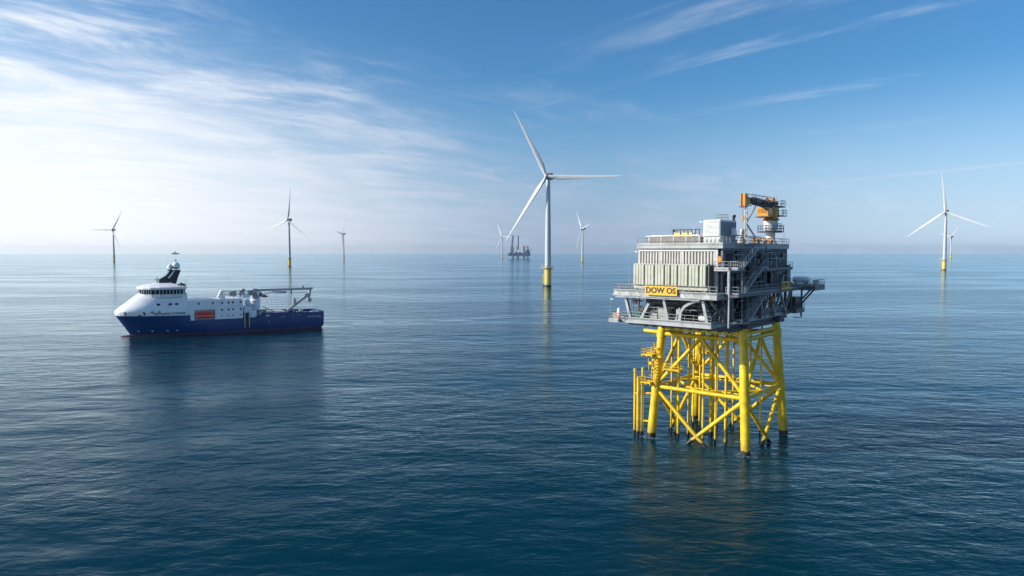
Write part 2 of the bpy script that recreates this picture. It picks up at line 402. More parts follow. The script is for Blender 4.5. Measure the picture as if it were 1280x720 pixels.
# cable and caisson pipes down to the water
for u_, v_, r, zt in [(-8.1, -3.3, .17, 21.5), (-5.0, -6.5, .25, 21.5), (-3.6, -5.3, .16, 21.5), (-5.9, -5.6, .13, 21.5), (0, -6.6, .20, 21.5), (-3.9, -4.2, .13, 21.5), (2.1, -5.9, .18, 21.5), (4.3, -6.6, .20, 21.5),
                   (-2.7, 5.5, .18, 21.5), (.1, 6.6, .2, 21.5), (3.5, 6.4, .18, 21.5), (6.1, 5.1, .17, 21.5), (.5, 2.6, .28, 21.5), (-4.8, 2.1, .2, 21.5), (-.9, -1.2, .42, 21.5), (-6.6, 3.0, .18, 21.5)]:
    b = MB(); b.tube((u_, v_, -5), (u_, v_, zt), r, r, 12)
    for z in (9.6, 15.0, 19.5): b.tube((u_, v_, z - .2), (u_, v_, z + .2), r + .07, r + .07, 12)
    b.build('cable_pipe', YEL, sub)
for v_ in (-5.6, 5.6):
    MB().tube((-8.2, v_, 9.6), (8.2, v_, 9.6), .15, .15, 10).build('pipe_guide', YEL, sub)
# boat landing at the left leg: three fender posts
for (u_, v_, zt, r) in ((-12.5, -9.6, 11.9, .24), (-11.6, -9.9, 11.2, .30), (-10.9, -9.5, 13.0, .24)):
    b = MB(); b.tube((u_, v_, -4), (u_, v_, zt), r, r, 14)
    if u_ < -12: b.tube((u_, v_, zt), (u_ - .05, v_, zt + .7), r, r * 1.35, 14)
    b.build('fender_post', YEL, sub)
for p_, z_, r_ in (((-12.4, -9.6, 7.9), 8.2, .22), ((-10.9, -9.5, 2.8), 2.8, .2), ((-11.3, -9.7, 10.2), 10.4, .26)): MB().tube(p_, leg(-1, -1, z_), r_, r_, 12).build('boat_landing_strut', YEL, sub)
lad = MB()
for dx in (-.22, .22): lad.tube((-11.2 + dx, -9.85, -2), (-11.2 + dx, -9.85, 11.4), .05, .05, 6)
z = -1.5
while z < 11.2: lad.tube((-11.42, -9.85, z), (-10.98, -9.85, z), .025, .025, 5); z += .35
lad.build('ladder', YEL, sub)
def jplat(u0, u1, v0, v1, z, nm='access_platform'):
    b = MB(); b.box(u0, u1, v0, v1, z - .12, z)
    for u_ in (u0 + .1, (u0 + u1) / 2, u1 - .1): b.bar((u_, v0, z - .25), (u_, v1, z - .25), .12, .25)
    o = b.build(nm, YEL, sub)
    MB().rail([(u0, v0, z), (u1, v0, z), (u1, v1, z), (u0, v1, z), (u0, v0, z)], step=.9, r=.04).build('railing', YEL, o)
    return o
jplat(-10.9, -8.6, -10.2, -8.2, 15.6); jplat(-11.0, -8.9, -10.2, -7.9, 10.3); jplat(-6.6, -3.4, -9.6, -7.8, 13.2)
jplat(-7.4, -5.6, 6.6, 8.4, 14.5); jplat(-.5, 1.6, 7.6, 9.4, 17.0); jplat(-3.8, -2.2, -3.4, -1.6, 14.0)
c = MB()
for k in range(9):
    z = 10.6 + k * .55; c.lathe((-8.3, -9.0, z), [(.42, -.02), (.42, .04)], 10)
for t_ in range(5): a_ = t_ * 1.26; c.tube((-8.3 + .42 * math.cos(a_), -9 + .42 * math.sin(a_), 10.3), (-8.3 + .42 * math.cos(a_), -9 + .42 * math.sin(a_), 15.6), .03, .03, 5)
for k in range(16): c.tube((-8.55, -8.8, 10.4 + k * .34), (-8.1, -8.8, 10.4 + k * .34), .025, .025, 5)
c.build('caged_ladder', YEL, sub)
c = MB()
for k in range(7):   # pipework and valves on the left leg between the platforms
    x_, y_ = -9.2 + random.uniform(-.6, 1.4), -9.0 + random.uniform(-.5, .4); z_ = 12.2 + k * .75
    c.box(x_, x_ + random.uniform(.3, .8), y_, y_ + .5, z_, z_ + random.uniform(.25, .6))
    c.tube((x_, y_, z_ - 1), (x_ + random.uniform(-.4, .9), y_ + .2, z_ + 1.2), .07, .07, 6)
c.build('pipework', YEL, sub)

# ---- decks
DU0, DU1 = -10.1, 8.8
def deck(nm, u0, u1, v0, v1, z, th, m=STEEL, beams=True, bm=None):
    b = MB(); b.box(u0, u1, v0, v1, z - .12, z)
    o = b.build(nm, m, sub)
    g = MB()
    for a_, c_ in (((u0, v0), (u1, v0)), ((u1, v0), (u1, v1)), ((u1, v1), (u0, v1)), ((u0, v1), (u0, v0))):
        ox = .003
        g.bar((a_[0], a_[1], z - .12 - (th - .12) / 2 - ox), (c_[0], c_[1], z - .12 - (th - .12) / 2 - ox), .09, th - .13)
        g.bar((a_[0], a_[1], z - th + .03), (c_[0], c_[1], z - th + .03), .3, .05); g.bar((a_[0], a_[1], z - .155), (c_[0], c_[1], z - .155), .32, .05)
    if beams:
        k = int((v1 - v0) / 2.4)
        for i in range(1, k):
            v_ = v0 + (v1 - v0) * i / k; g.bar((u0 + .1, v_, z - .13 - th * .33), (u1 - .1, v_, z - .13 - th * .33), .1, th * .62)
        k = int((u1 - u0) / 3)
        for i in range(1, k):
            u_ = u0 + (u1 - u0) * i / k; g.bar((u_, v0 + .1, z - .14 - th * .36), (u_, v1 - .1, z - .14 - th * .36), .12, th * .7)
    g.build('deck_girder', bm or m, o)
    return o
deck('lower_deck', DU0 + .1, 7.7, -20.5, 15.0, 23.5, .85, STEEL, True, GALV)
deck('lower_deck_extension', 3.0, 9.0, 15.1, 20.0, 23.5, .7)
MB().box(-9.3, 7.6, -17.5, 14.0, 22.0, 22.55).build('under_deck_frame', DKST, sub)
c = MB()
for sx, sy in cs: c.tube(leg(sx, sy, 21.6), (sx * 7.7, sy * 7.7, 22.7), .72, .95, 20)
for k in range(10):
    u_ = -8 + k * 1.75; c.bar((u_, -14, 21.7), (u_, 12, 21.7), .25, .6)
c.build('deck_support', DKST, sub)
deck('main_deck', DU0, DU1, -21.0, 12.6, 28.3, 1.0, GALV, True, GALV)
deck('mezzanine_walkway', 7.2, 9.6, -18.6, -12.4, 32.3, .45, GALV, False)
deck('mezzanine_walkway', 7.3, 9.2, -5.0, 12.0, 31.9, .4, STEEL, False)
deck('roof_deck', -7.5, 8.2, -17.7, 12.6, 36.3, .8, GALV, True, GALV)
deck('laydown_platform', 4.0, 13.2, 12.7, 18.6, 28.45, .9, STEEL)
deck('side_walkway', 8.9, 11.0, -18.0, 12.6, 28.2, .5, STEEL, False)
deck('corner_platform', -10.9, -9.0, -21.4, -18.5, 23.2, .5, GALV, False)
# ---- rails
def rails(nm, pts, step=1.5, m=GALV, **k): return MB().rail(pts, step=step, **k).build(nm, m, sub)
rails('railing', [(DU0, -21, 28.3), (DU1, -21, 28.3)], 1.2)
rails('railing', [(DU0, -21, 28.3), (DU0, 12.6, 28.3)], 1.5)
rails('railing', [(11.0, -18, 28.2), (11.0, 12.6, 28.2)], 1.2); rails('railing', [(8.95, -18, 28.2), (11.0, -18, 28.2)], 1)
rails('railing', [(11.0, 12.7, 28.45), (13.2, 12.7, 28.45), (13.2, 18.6, 28.45), (4, 18.6, 28.45)], 1.3)
rails('railing', [(9.6, -18.6, 32.3), (9.6, -15.8, 32.3)], .9); rails('railing', [(7.2, -18.6, 32.3), (9.6, -18.6, 32.3)], .8)
rails('railing', [(9.2, -5, 31.9), (9.2, 12, 31.9)], 1.3, STEEL)
rails('railing', [(-7.5, -17.7, 36.3), (8.2, -17.7, 36.3)], 1.3)
rails('railing', [(8.2, -17.7, 36.3), (8.2, -9.4, 36.3)], 1.3); rails('railing', [(8.2, -7.5, 36.3), (8.2, 12.6, 36.3), (-7.5, 12.6, 36.3)], 1.3)
rails('railing', [(-7.5, -17.7, 36.3), (-7.5, 12.6, 36.3)], 1.5)
rails('railing', [(7.7, -20.5, 23.5), (7.7, -14.5, 23.5)], 1.5); rails('railing', [(7.7, -3, 23.5), (7.7, 15, 23.5)], 1.6, STEEL)
rails('railing', [(-9, -20.5, 23.5), (7.7, -20.5, 23.5)], 1.5)
rails('railing', [(-10.9, -21.4, 23.2), (-9, -21.4, 23.2)], .9); rails('railing', [(-10.9, -21.4, 23.2), (-10.9, -18.5, 23.2)], 1)
rails('railing', [(9.0, 15.1, 23.5), (9.0, 20, 23.5), (3, 20, 23.5)], 1.3, STEEL)
# cable trays hung on the front rail, broken light panels along the main deck fascia
c = MB()
for u_ in (-9.6, -7.3, -5.4, 2.9, 4.6, 7.2):
    c.add([(u_ - .8, -21.12, 27.45), (u_ + .8, -21.12, 27.45), (u_ + .15, -21.12, 28.15), (u_ - .15, -21.12, 28.15), (u_ - .8, -21.06, 27.45), (u_ + .8, -21.06, 27.45), (u_ + .15, -21.06, 28.15), (u_ - .15, -21.06, 28.15)],
          [(0, 1, 2, 3), (7, 6, 5, 4), (0, 4, 5, 1), (1, 5, 6, 2), (2, 6, 7, 3), (3, 7, 4, 0)])
c.bar((DU0, -21.2, 28.42), (DU1, -21.2, 28.42), .1, .12)
c.bar((DU0 + .4, -21.15, 27.15), (6, -21.15, 27.15), .12, .12)
c.build('rail_bracket', mat('bracket_grey', (.42, .43, .43), .5, var=.2), sub)
# ---- truss between lower and main deck
def stru(nm, p, q, w=.5, m=STEEL): MB().bar(p, q, w, w).build(nm, m, sub)
for a_, b_ in (((-8.3, 27.3), (-7.2, 23.5)), ((-3.6, 26.2), (-5.0, 23.6)), ((-.9, 27.3), (.1, 23.4)), ((6.1, 27.3), (7.1, 22.8))):
    MB().bar((a_[0], -20.2, a_[1]), (b_[0], -20.2, b_[1]), .55, .45).build('deck_column', GALV, sub)
MB().bar((7.0, -20.2, 23.6), (8.6, -15, 27.3), .35, .35).bar((7.4, -20.2, 27.0), (8.4, -17, 23.6), .3, .3).build('deck_column', STEEL, sub)
arc = [(5.6, 27.1), (4.2, 26.7), (3.0, 26.0), (2.3, 25.0), (2.1, 23.5)]
b = MB()
for p, q in zip(arc[:-1], arc[1:]): b.bar((p[0], -20.25, p[1]), (q[0], -20.25, q[1]), .5, .42)
b.bar((2.1, -20.25, 25.7), (1.4, -20.25, 23.5), .3, .3)
b.build('deck_column', GALV, sub)
for v_ in (-13.7, -7.5, -1.0, 5.5, 11.5, 14.6):
    MB().bar((8.1, v_, 22.9), (8.1, v_, 27.4), .45, .45).build('deck_column', STEEL, sub)
    MB().bar((-9.6, v_, 22.9), (-9.6, v_, 27.4), .45, .45).build('deck_column', STEEL, sub)
for v0, v1 in ((0.2, -2.1), (0.2, 2.4), (5.7, 3.2), (5.7, 8.4), (11.3, 8.6), (11.3, 13.8)):
    MB().bar((8.2, v0, 23.6), (8.2, v1, 27.2), .32, .32).build('deck_brace', GALV, sub)
MB().tube((10.2, -19.6, 22.9), (10.2, -19.6, 32.0), .16, .16, 10).build('stair_column', GALV, sub)
MB().tube((9.5, -18.4, 28.3), (9.5, -18.4, 32.0), .15, .15, 10).build('stair_column', GALV, sub)
MB().tube((9.5, -13.2, 28.3), (9.5, -13.2, 32.0), .15, .15, 10).build('stair_column', GALV, sub)
MB().bar((8.8, 18.8, 21.9), (8.8, 18.8, 27.6), .3, .3).bar((8.9, 18.8, 21.7), (7.2, 18.8, 21.7), .15, .15).build('outer_column', STEEL, sub)
MB().bar((4.6, 19.2, 23.5), (4.6, 19.2, 27.6), .3, .3).build('outer_column', STEEL, sub)
for v_ in (14.2, 16.6):
    MB().bar((8.6, v_, 23.6), (11.9, v_, 27.6), .25, .3).build('platform_bracket', STEEL, sub)
# ---- lower modules
def ribbed_wall(nm, a, b, z0, z1, m, pitch=.54, depth=.3, nrm=(0, -1), par=None):
    """corrugated sheet from a to b, ribs standing out along nrm"""
    a = Vector((*a, 0)); b = Vector((*b, 0)); L = (b - a).length; d = (b - a).normalized(); nn = Vector((*nrm, 0))
    k = max(1, round(L / pitch)); p = L / k; prof = []
    for i in range(k):
        x = i * p; prof += [(x, 0), (x + p * .30, 0), (x + p * .40, depth), (x + p * .88, depth), (x + p * .98, 0)]
    prof.append((L, 0)); v = []
    for z in (z0, z1):
        for x, y in prof: q = a + d * x + nn * y; v.append((q.x, q.y, z))
    n = len(prof); mb = MB(); mb.add(v, [(i, i + 1, n + i + 1, n + i) for i in range(n - 1)])
    for z in (z0, z1):
        for x0 in range(0, 1): pass
    bx = [a - nn * .12, b - nn * .12]
    mb.add([(a.x, a.y, z0), (b.x, b.y, z0), (b.x, b.y, z1), (a.x, a.y, z1), (bx[0].x, bx[0].y, z0), (bx[1].x, bx[1].y, z0), (bx[1].x, bx[1].y, z1), (bx[0].x, bx[0].y, z1)],
           [(7, 6, 5, 4), (0, 4, 5, 1), (2, 6, 7, 3), (0, 3, 7, 4), (1, 5, 6, 2)])
    return mb.build(nm, m, par or sub)
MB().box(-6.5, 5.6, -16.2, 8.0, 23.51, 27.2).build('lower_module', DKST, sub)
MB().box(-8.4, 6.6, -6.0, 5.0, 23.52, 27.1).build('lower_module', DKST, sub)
for k in range(44):
    v_ = random.uniform(-17, 13); u_ = random.uniform(5.8, 7.4); z_ = 23.6 + random.uniform(0, 2.6)
    MB().box(u_, u_ + random.uniform(.2, .6), v_, v_ + random.uniform(.3, 1.6), z_, z_ + random.uniform(.2, 1.2)).build('equipment_box', random.choice((WALLD, STEEL, STAIR0)), sub)
for k in range(40):
    u_ = random.uniform(-9, 6.3); v_ = random.uniform(-18.6, -16.4); z_ = 23.6 + random.uniform(0, 2.7)
    MB().box(u_, u_ + random.uniform(.3, 1.3), v_, v_ + random.uniform(.2, .6), z_, z_ + random.uniform(.2, .8)).build('equipment_box', random.choice((DKST, WALLD, STEEL)), sub)
c = MB()
for k in range(26):
    z_ = random.choice((24.6, 25.4, 26.2, 26.7)) + random.uniform(-.2, .2); v_ = random.uniform(-18.9, -17.4); u_ = random.uniform(-9, 4)
    c.tube((u_, v_, z_), (u_ + random.uniform(1, 4), v_, z_), .06, .06, 6)
    c.tube((u_, v_, z_), (u_, v_, z_ - random.uniform(.4, 1.8)), .06, .06, 6)
c.build('pipework', STAIR, sub)
c = MB()
for k in range(60):
    v_ = random.uniform(-18, 12); z_ = random.uniform(24, 27); c.tube((8.0, v_, z_), (8.0, v_ + random.uniform(1, 4), z_), .05, .05, 6)
    c.tube((7.95, v_, z_), (7.95, v_, z_ - random.uniform(.5, 1.5)), .05, .05, 6)
c.build('pipework', GALV, sub)
# ---- main module: front wall of corrugated panels between columns, right flank coloured dark for its shade
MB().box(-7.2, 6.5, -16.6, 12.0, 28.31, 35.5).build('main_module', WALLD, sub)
colu = [-7.3, -3.0, 1.0, 7.0]
for a_, b_ in zip(colu[:-1], colu[1:]):
    ribbed_wall('corrugated_wall', (a_ + .22, -17.0), (b_ - .22, -17.0), 28.32, 35.0, CLAD)
for u_ in colu: MB().box(u_ - .2, u_ + .2, -17.35, -16.8, 28.32, 35.48).build('wall_column', CLAD, sub)
c = MB()
c.bar((-7.3, -17.40, 35.2), (7.2, -17.30, 35.2), .2, .35)
for k in range(7): u_ = -6.9 + k * 2.15; c.box(u_, u_ + 1.5, -17.62, -17.58, 35.52, 36.05)
c.build('fascia_panel', LGREY, sub)
ribbed_wall('corrugated_wall', (-7.32, 12.0), (-7.32, -16.8), 28.32, 35.3, CLAD, nrm=(-1, 0))
# right flank: wall sections with recesses
segs = [(-16.4, -13.2, 6.9), (-9.4, -7.6, 7.0), (-4.8, -3.3, 7.9), (-3.3, -.8, 7.0), (1.8, 4.2, 7.3), (4.4, 12.0, 7.9)]
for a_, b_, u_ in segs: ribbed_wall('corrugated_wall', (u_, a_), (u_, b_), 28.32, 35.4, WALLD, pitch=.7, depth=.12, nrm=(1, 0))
for v_ in (-17.0, -13.0, -9.6, -5.0, -.6, 4.3, 8.2, 12.2):
    MB().box(7.65, 8.0, v_ - .18, v_ + .18, 28.32, 35.48).build('flank_column', mat('column_grey_shaded', (.11, .12, .14), .5), sub)  # column grey lowered to include the shade on this side
for z_ in (31.6, 35.3): MB().bar((7.83, -17.2, z_), (7.83, 12.3, z_), .25, .4).build('flank_beam', STEEL, sub)
for v_, z_ in ((-15.6, 32.35), (-11.8, 28.35), (-2.6, 28.35), (6.0, 31.95), (9.6, 28.35)):
    b = MB(); b.box(8.05, 8.12, v_, v_ + 1.0, z_, z_ + 2.1) if v_ > 4 else b.box(7.13, 7.2, v_, v_ + 1.0, z_, z_ + 2.1)
    b.build('door', mat('door_grey', (.2, .22, .24), .5), sub)
for k in range(44):
    v_ = random.uniform(-16.5, 11.0); z_ = random.choice((28.5, 29.3, 30.2, 32.4, 33.0, 33.9)); 
    MB().box(8.06, 8.06 + random.uniform(.12, .5), v_, v_ + random.uniform(.2, .9), z_, z_ + random.uniform(.25, .9)).build('junction_box', random.choice((STEEL, STAIR0, WALLD)), sub)
c = MB()
for k in range(44):
    v_ = random.uniform(-17, 8.5); z_ = random.choice((29.6, 30.6, 31.1, 33.2, 33.6, 34.5, 34.8)) + random.uniform(-.1, .1)
    c.bar((8.1, v_, z_), (8.1, v_ + random.uniform(1.5, 5), z_), .2, .08); c.tube((8.1, v_, z_), (8.1, v_, z_ - random.uniform(.6, 2.2)), .05, .05, 6)
c.build('cable_tray', GALV, sub)
MB().lathe((7.4, -17.1, 33.7), [(.05, -.2), (.5, -.18), (.55, 0), (.5, .18), (.05, .2)], 16, 0, 'Y').build('hose_reel', CRY, sub)
MB().box(6.9, 8.4, 11.5, 13.3, 28.5, 32.4).build('end_cabinet', mat('green_grey', (.11, .15, .14), .5), sub)
# ---- stairs on the right side
def stairs(u0, u1, v0, z0, v1, z1):
    b = MB(); L = math.hypot(v1 - v0, z1 - z0); k = max(4, int(abs(z1 - z0) / .22))
    for u_ in (u0, u1): b.bar((u_, v0, z0), (u_, v1, z1), .07, .32)
    for i in range(1, k): t_ = i / k; v_ = v0 + (v1 - v0) * t_; z_ = z0 + (z1 - z0) * t_; b.box(u0 + .05, u1 - .05, v_ - .13, v_ + .13, z_ - .02, z_ + .02)
    o = b.build('stairway', STAIR, sub)
    r = MB()
    for u_ in (u0, u1):
        m_ = 6
        for i in range(m_ + 1): t_ = i / m_; p = Vector((u_, v0 + (v1 - v0) * t_, z0 + (z1 - z0) * t_)); r.tube(p, p + Vector((0, 0, 1.1)), .035, .035, 5)
        for h_ in (.6, 1.1): r.tube((u_, v0, z0 + h_), (u_, v1, z1 + h_), .035, .035, 5)
    r.build('handrail', STAIR, o)
stairs(9.9, 10.9, -8.6, 36.2, -15.8, 32.3)
stairs(9.9, 10.9, -7.2, 32.4, -15.0, 28.25)
stairs(9.9, 10.9, -4.6, 28.2, -13.2, 23.5)
deck('stair_landing', 8.25, 10.95, -8.6, -6.9, 36.2, .3, STAIR, False)
deck('stair_landing', 9.65, 10.95, -18.2, -15.8, 32.3, .3, STAIR, False)
deck('stair_landing', 8.4, 10.95, -7.2, -5.2, 32.3, .3, STAIR, False)
deck('stair_landing', 8.4, 10.95, -15.6, -13.2, 23.5, .3, STAIR, False)
rails('railing', [(10.95, -8.6, 36.2), (10.95, -6.9, 36.2), (8.25, -6.9, 36.2)], .9); rails('railing', [(10.95, -15.8, 32.3), (10.95, -18.2, 32.3), (9.65, -18.2, 32.3)], .9)
rails('railing', [(10.95, -7.2, 32.3), (10.95, -5.2, 32.3)], .9)
for u_ in (8.5, 10.9):
    for v_ in (-6.3, -16.2): MB().tube((u_, v_, 23.5), (u_, v_, 36.0 if v_ > -10 else 32.0), .1, .1, 8).build('stair_column', STEEL, sub)
# light davit at the left edge
def lamp_post(loc, label, h=3.2, arm=(1.2, 0), m=GALV):
    t_ = thing('lamp_post', label, 'lamp', loc, PT, 'lamp posts on the platform')
    MB().tube((0, 0, 0), (0, 0, h), .05, .04, 8).tube((0, 0, h), (arm[0], arm[1], h + .12), .04, .04, 6).build('pole', m, t_)
    MB().box(arm[0] - .25, arm[0] + .25, arm[1] - .12, arm[1] + .12, h + .02, h + .14).build('lamp_head', WHITE, t_)
lamp_post(W(-9.3, -17.2, 28.3), 'thin lamp post at the left end of the main deck beside the beige radiator bank', 6.6, (1.3, 0))
lamp_post(W(-10.7, -21.2, 23.2), 'short lamp post on the small corner platform of the lower deck', 3.4, (.3, 0))
lamp_post(W(3.3, -15, 36.3), 'lamp post on the roof deck just left of the white louvred unit', 3.6, (-.2, 0))

# ================================================================== things on the platform
def pthing(name, label, cat, u_, v_, z_, group=None): return thing(name, label, cat, W(u_, v_, z_), PT, group)
# transformer radiator bank behind the front rail
t_ = pthing('radiator_bank', 'long beige bank of ribbed transformer radiators on the main deck behind the front railing', 'radiator', -.3, -19.2, 28.3)
edges = [-7.3, -5.0, -3.1, -1.2, -.1, 1.2, 3.1, 5.0, 6.3]
for a_, b_ in zip(edges[:-1], edges[1:]):
    a2, b2 = a_ + .3 + .11, b_ + .3 - .11; m_ = MB(); m_.box(a2, b2, -.15, 1.3, .9, 4.45)
    k = max(2, round((b2 - a2) / .55)); p_ = (b2 - a2) / k
    for i in range(k): m_.box(a2 + i * p_ + .05, a2 + (i + 1) * p_ - .05, -.35, -.16, 1.0, 4.4)
    m_.build('radiator_panel', RADI, t_)
MB().box(-7.0, 6.6, -.05, 1.2, 4.5, 4.62).box(-7.0, 6.6, 0.1, 1.1, .3, .88).build('header_frame', RADI, t_)
MB().box(6.62, 6.9, .0, 1.9, .4, 4.5).build('end_panel', mat('olive_dark', (.10, .10, .085), .5), t_)
b = MB()
for u_ in (-6.6, -2, 2.4, 6.2): b.box(u_ - .12, u_ + .12, .1, 1.1, 0, .3)
b.build('foot', STEEL, t_)

def sign(label, loc, rotz, w, h):
    t_ = thing('name_sign', label, 'sign', loc, rotz, 'yellow name signs')
    MB().box(-w / 2, w / 2, -.05, 0, -h / 2, h / 2).build('sign_board', SIGNY, t_)
    MB().box(-w / 2 + .25, -w / 2 + .33, .0, .14, -h / 2, h / 2).box(w / 2 - .33, w / 2 - .25, 0, .14, -h / 2, h / 2).build('bracket', GALV, t_)
    text('lettering', 'DOW OS', h * .86, BLACK, t_, (0, -.066, 0), (R(90), 0, 0), bold=.05, spacing=1.04)
sign('yellow sign with black lettering on the front railing below the beige radiators', W(-.75, -21.5, 28.5), PT, 5.9, 1.5)
sign('yellow sign with black lettering on the shaded right-hand railing near the laydown platform', W(11.3, 2.7, 28.9), PT + PI / 2, 5.2, 1.4)

# white louvred unit on the roof
t_ = pthing('ventilation_unit', 'tall pale louvred box unit on the front of the roof deck', 'ventilation unit', 5.55, -16.2, 36.3)
UW = mat('unit_white', (.68, .69, .66), .45, var=.06)
MB().box(-1.45, 1.45, .05, 6.4, 1.1, 3.9).build('casing', UW, t_)
b = MB()
for k in range(13): z_ = 1.25 + k * .2; b.add([(-1.35, 0.04, z_ + .14), (1.35, .04, z_ + .14), (1.35, -.09, z_), (-1.35, -.09, z_), (-1.35, .04, z_), (1.35, .04, z_)], [(0, 1, 2, 3), (3, 2, 5, 4)])
b.build('louvre_panel', UW, t_)
b = MB()
for k in range(10): y_ = .5 + k * .6; b.box(1.455, 1.5, y_, y_ + .42, 1.3, 3.6)
b.build('side_grille', mat('unit_side', (.14, .17, .19), .5), t_)
b = MB()
for k in range(4): b.lathe((-1.05 + k * .7, -.02, .62), [(.3, -.02), (.3, .12), (.22, .12)], 16, 0, 'Y')
b.box(-1.45, 1.45, .12, 6.3, .1, 1.08); b.build('fan_base', LGREY, t_)
b = MB().rail([(.2, 1.2, 3.9), (1.3, 1.2, 3.9), (1.3, 3.4, 3.9), (.2, 3.4, 3.9), (.2, 1.2, 3.9)], h=.9, rails=(.45, .9), step=.8, toe=False); b.build('top_railing', GALV, t_)
MB().tube((1.2, 5.9, 3.9), (1.2, 5.9, 4.5), .25, .25, 12).tube((1.2, 5.9, 4.5), (1.5, 5.6, 4.7), .27, .27, 12).build('exhaust_stack', DKST, t_)
# row of brown louvred coolers with white roof
t_ = pthing('cooler_row', 'low row of brown louvred coolers under a thin white roof on the roof deck front', 'cooler', -5.9, -16.4, 36.3)
for k in range(4):
    u_ = k * 2.35; MB().box(u_ + .1, u_ + 2.2, 0, 2.4, .15, 1.2).build('louvre_box', LOUV, t_)
    b = MB()
    for q in range(5): b.box(u_ + .12, u_ + 2.18, -.05, 0, .25 + q * .2, .36 + q * .2)
    b.build('louvre_blades', LOUV, t_)
b = MB()
for k in range(5): b.box(k * 2.35 - .06, k * 2.35 + .06, -.1, .02, 0, 1.3)
b.build('post', WHITE, t_)
MB().box(-.6, 9.5, -.15, 2.8, 1.3, 1.42).box(.3, 9.0, .4, 2.4, 1.43, 1.5).build('roof_panel', WHITE, t_)
# yellow frame with dark top further back
t_ = pthing('lifting_frame', 'low yellow equipment frame with dark top rail in the middle of the roof deck', 'frame', -4.0, -6, 36.3)
MB().box(-2.2, 1.4, -.7, .7, 1.3, 2.15).build('body', mat('bright_yellow', (.82, .58, .03), .5), t_)
b = MB()
for x_ in (-2.4, -.9, .6, 2.1):
    for y_ in (-.78, .78): b.box(x_ - .06, x_ + .06, y_ - .06, y_ + .06, 0, 2.66)
b.box(-2.7, 2.3, -.85, -.7, 2.65, 2.8).box(-2.7, 2.3, .7, .85, 2.65, 2.8); b.tube((-2.6, 0, 2.3), (-2.6, 0, 2.75), .22, .22, 10)
b.build('frame', DKST, t_)
t_ = pthing('storage_box', 'faded red box lying between the yellow frame and the pale louvred unit', 'box', 1.5, -7, 36.3)
MB().box(-1.7, 1.9, -.7, .7, .9, 1.9).build('body', PINK, t_); MB().box(-1.6, 1.8, -.6, .6, 0, .88).build('skid', STEEL, t_)
# white drum and clutter right of the unit
t_ = pthing('water_tank', 'small white cylindrical tank on a stand right of the pale louvred unit', 'tank', 7.2, -11.5, 36.3)
MB().lathe((0, 0, 1.5), [(.05, 0), (.5, .02), (.52, 1.0), (.4, 1.12), (.03, 1.18)], 20).build('vessel', WHITE, t_)
b = MB()
for a_ in range(4): b.tube((.35 * math.cos(a_ * 1.57 + .8), .35 * math.sin(a_ * 1.57 + .8), 0), (.35 * math.cos(a_ * 1.57 + .8), .35 * math.sin(a_ * 1.57 + .8), 1.5), .05, .05, 6)
b.build('stand', DKST, t_)
for i, (u_, v_, h_, w_, m_, lb) in enumerate([(6.2, -9.2, 2.1, 1.2, BEIGE, 'beige pipe skid on the roof deck beside the small white tank'), (6.6, -6.3, 2.4, 1.0, BEIGE, 'tall beige pump skid on the roof at the top of the stairs')]):
    t_ = pthing('pump_skid', lb, 'pump skid', u_, v_, 36.3, 'beige pump skids on the roof')
    b = MB(); b.box(-.5, .5, -w_ / 2, w_ / 2, 0, h_ * .35); b.tube((0, 0, h_ * .35), (0, 0, h_), .28, .28, 14); b.tube((0, -w_ / 2, h_ * .8), (0, w_ / 2, h_ * .8), .16, .16, 10); b.ball((0, 0, h_), .29, 14)
    b.build('pump_body', m_, t_)
    b = MB(); b.lathe((0, 0, h_ * .55), [(.42, -.05), (.42, .05)], 12); b.tube((.3, .2, 0), (.3, .2, h_ * 1.05), .06, .06, 6); b.build('pipe', WHITE, t_)
for u_, v_, lb, m_, L_ in [(6.9, -.6, 'rusty orange hose drum near the crane foot on the roof', RUST, 1.3), (7.1, 2.1, 'beige cable drum left of the crane pedestal', BEIGE, 1.5), (7.2, 4.9, 'rusty brown winch drum close to the crane pedestal', RUST, 1.2)]:
    t_ = pthing('cable_drum', lb, 'drum', u_, v_, 36.3, 'drums on the roof deck')
    MB().lathe((0, 0, .62), [(.05, -L_ / 2), (.6, -L_ / 2), (.6, -L_ / 2 + .1), (.4, -L_ / 2 + .1), (.4, L_ / 2 - .1), (.6, L_ / 2 - .1), (.6, L_ / 2), (.05, L_ / 2)], 20, 0, 'Y').build('reel', m_, t_)
    MB().box(-.5, .5, -L_ / 2, L_ / 2, 0, .14).build('cradle', STEEL, t_)
# roof walkway steel between unit and crane
c = MB(); c.rail([(7.0, -9.4, 37.8), (7.0, -13.2, 37.8)], step=.8, h=.7, rails=(.35, .7)); c.box(6.7, 8.0, -13.4, -9.4, 37.6, 37.78); 
for v_ in (-13.2, -9.6): c.tube((7.9, v_, 36.3), (7.9, v_, 37.6), .07, .07, 6)
c.build('roof_gantry', GALV, sub)

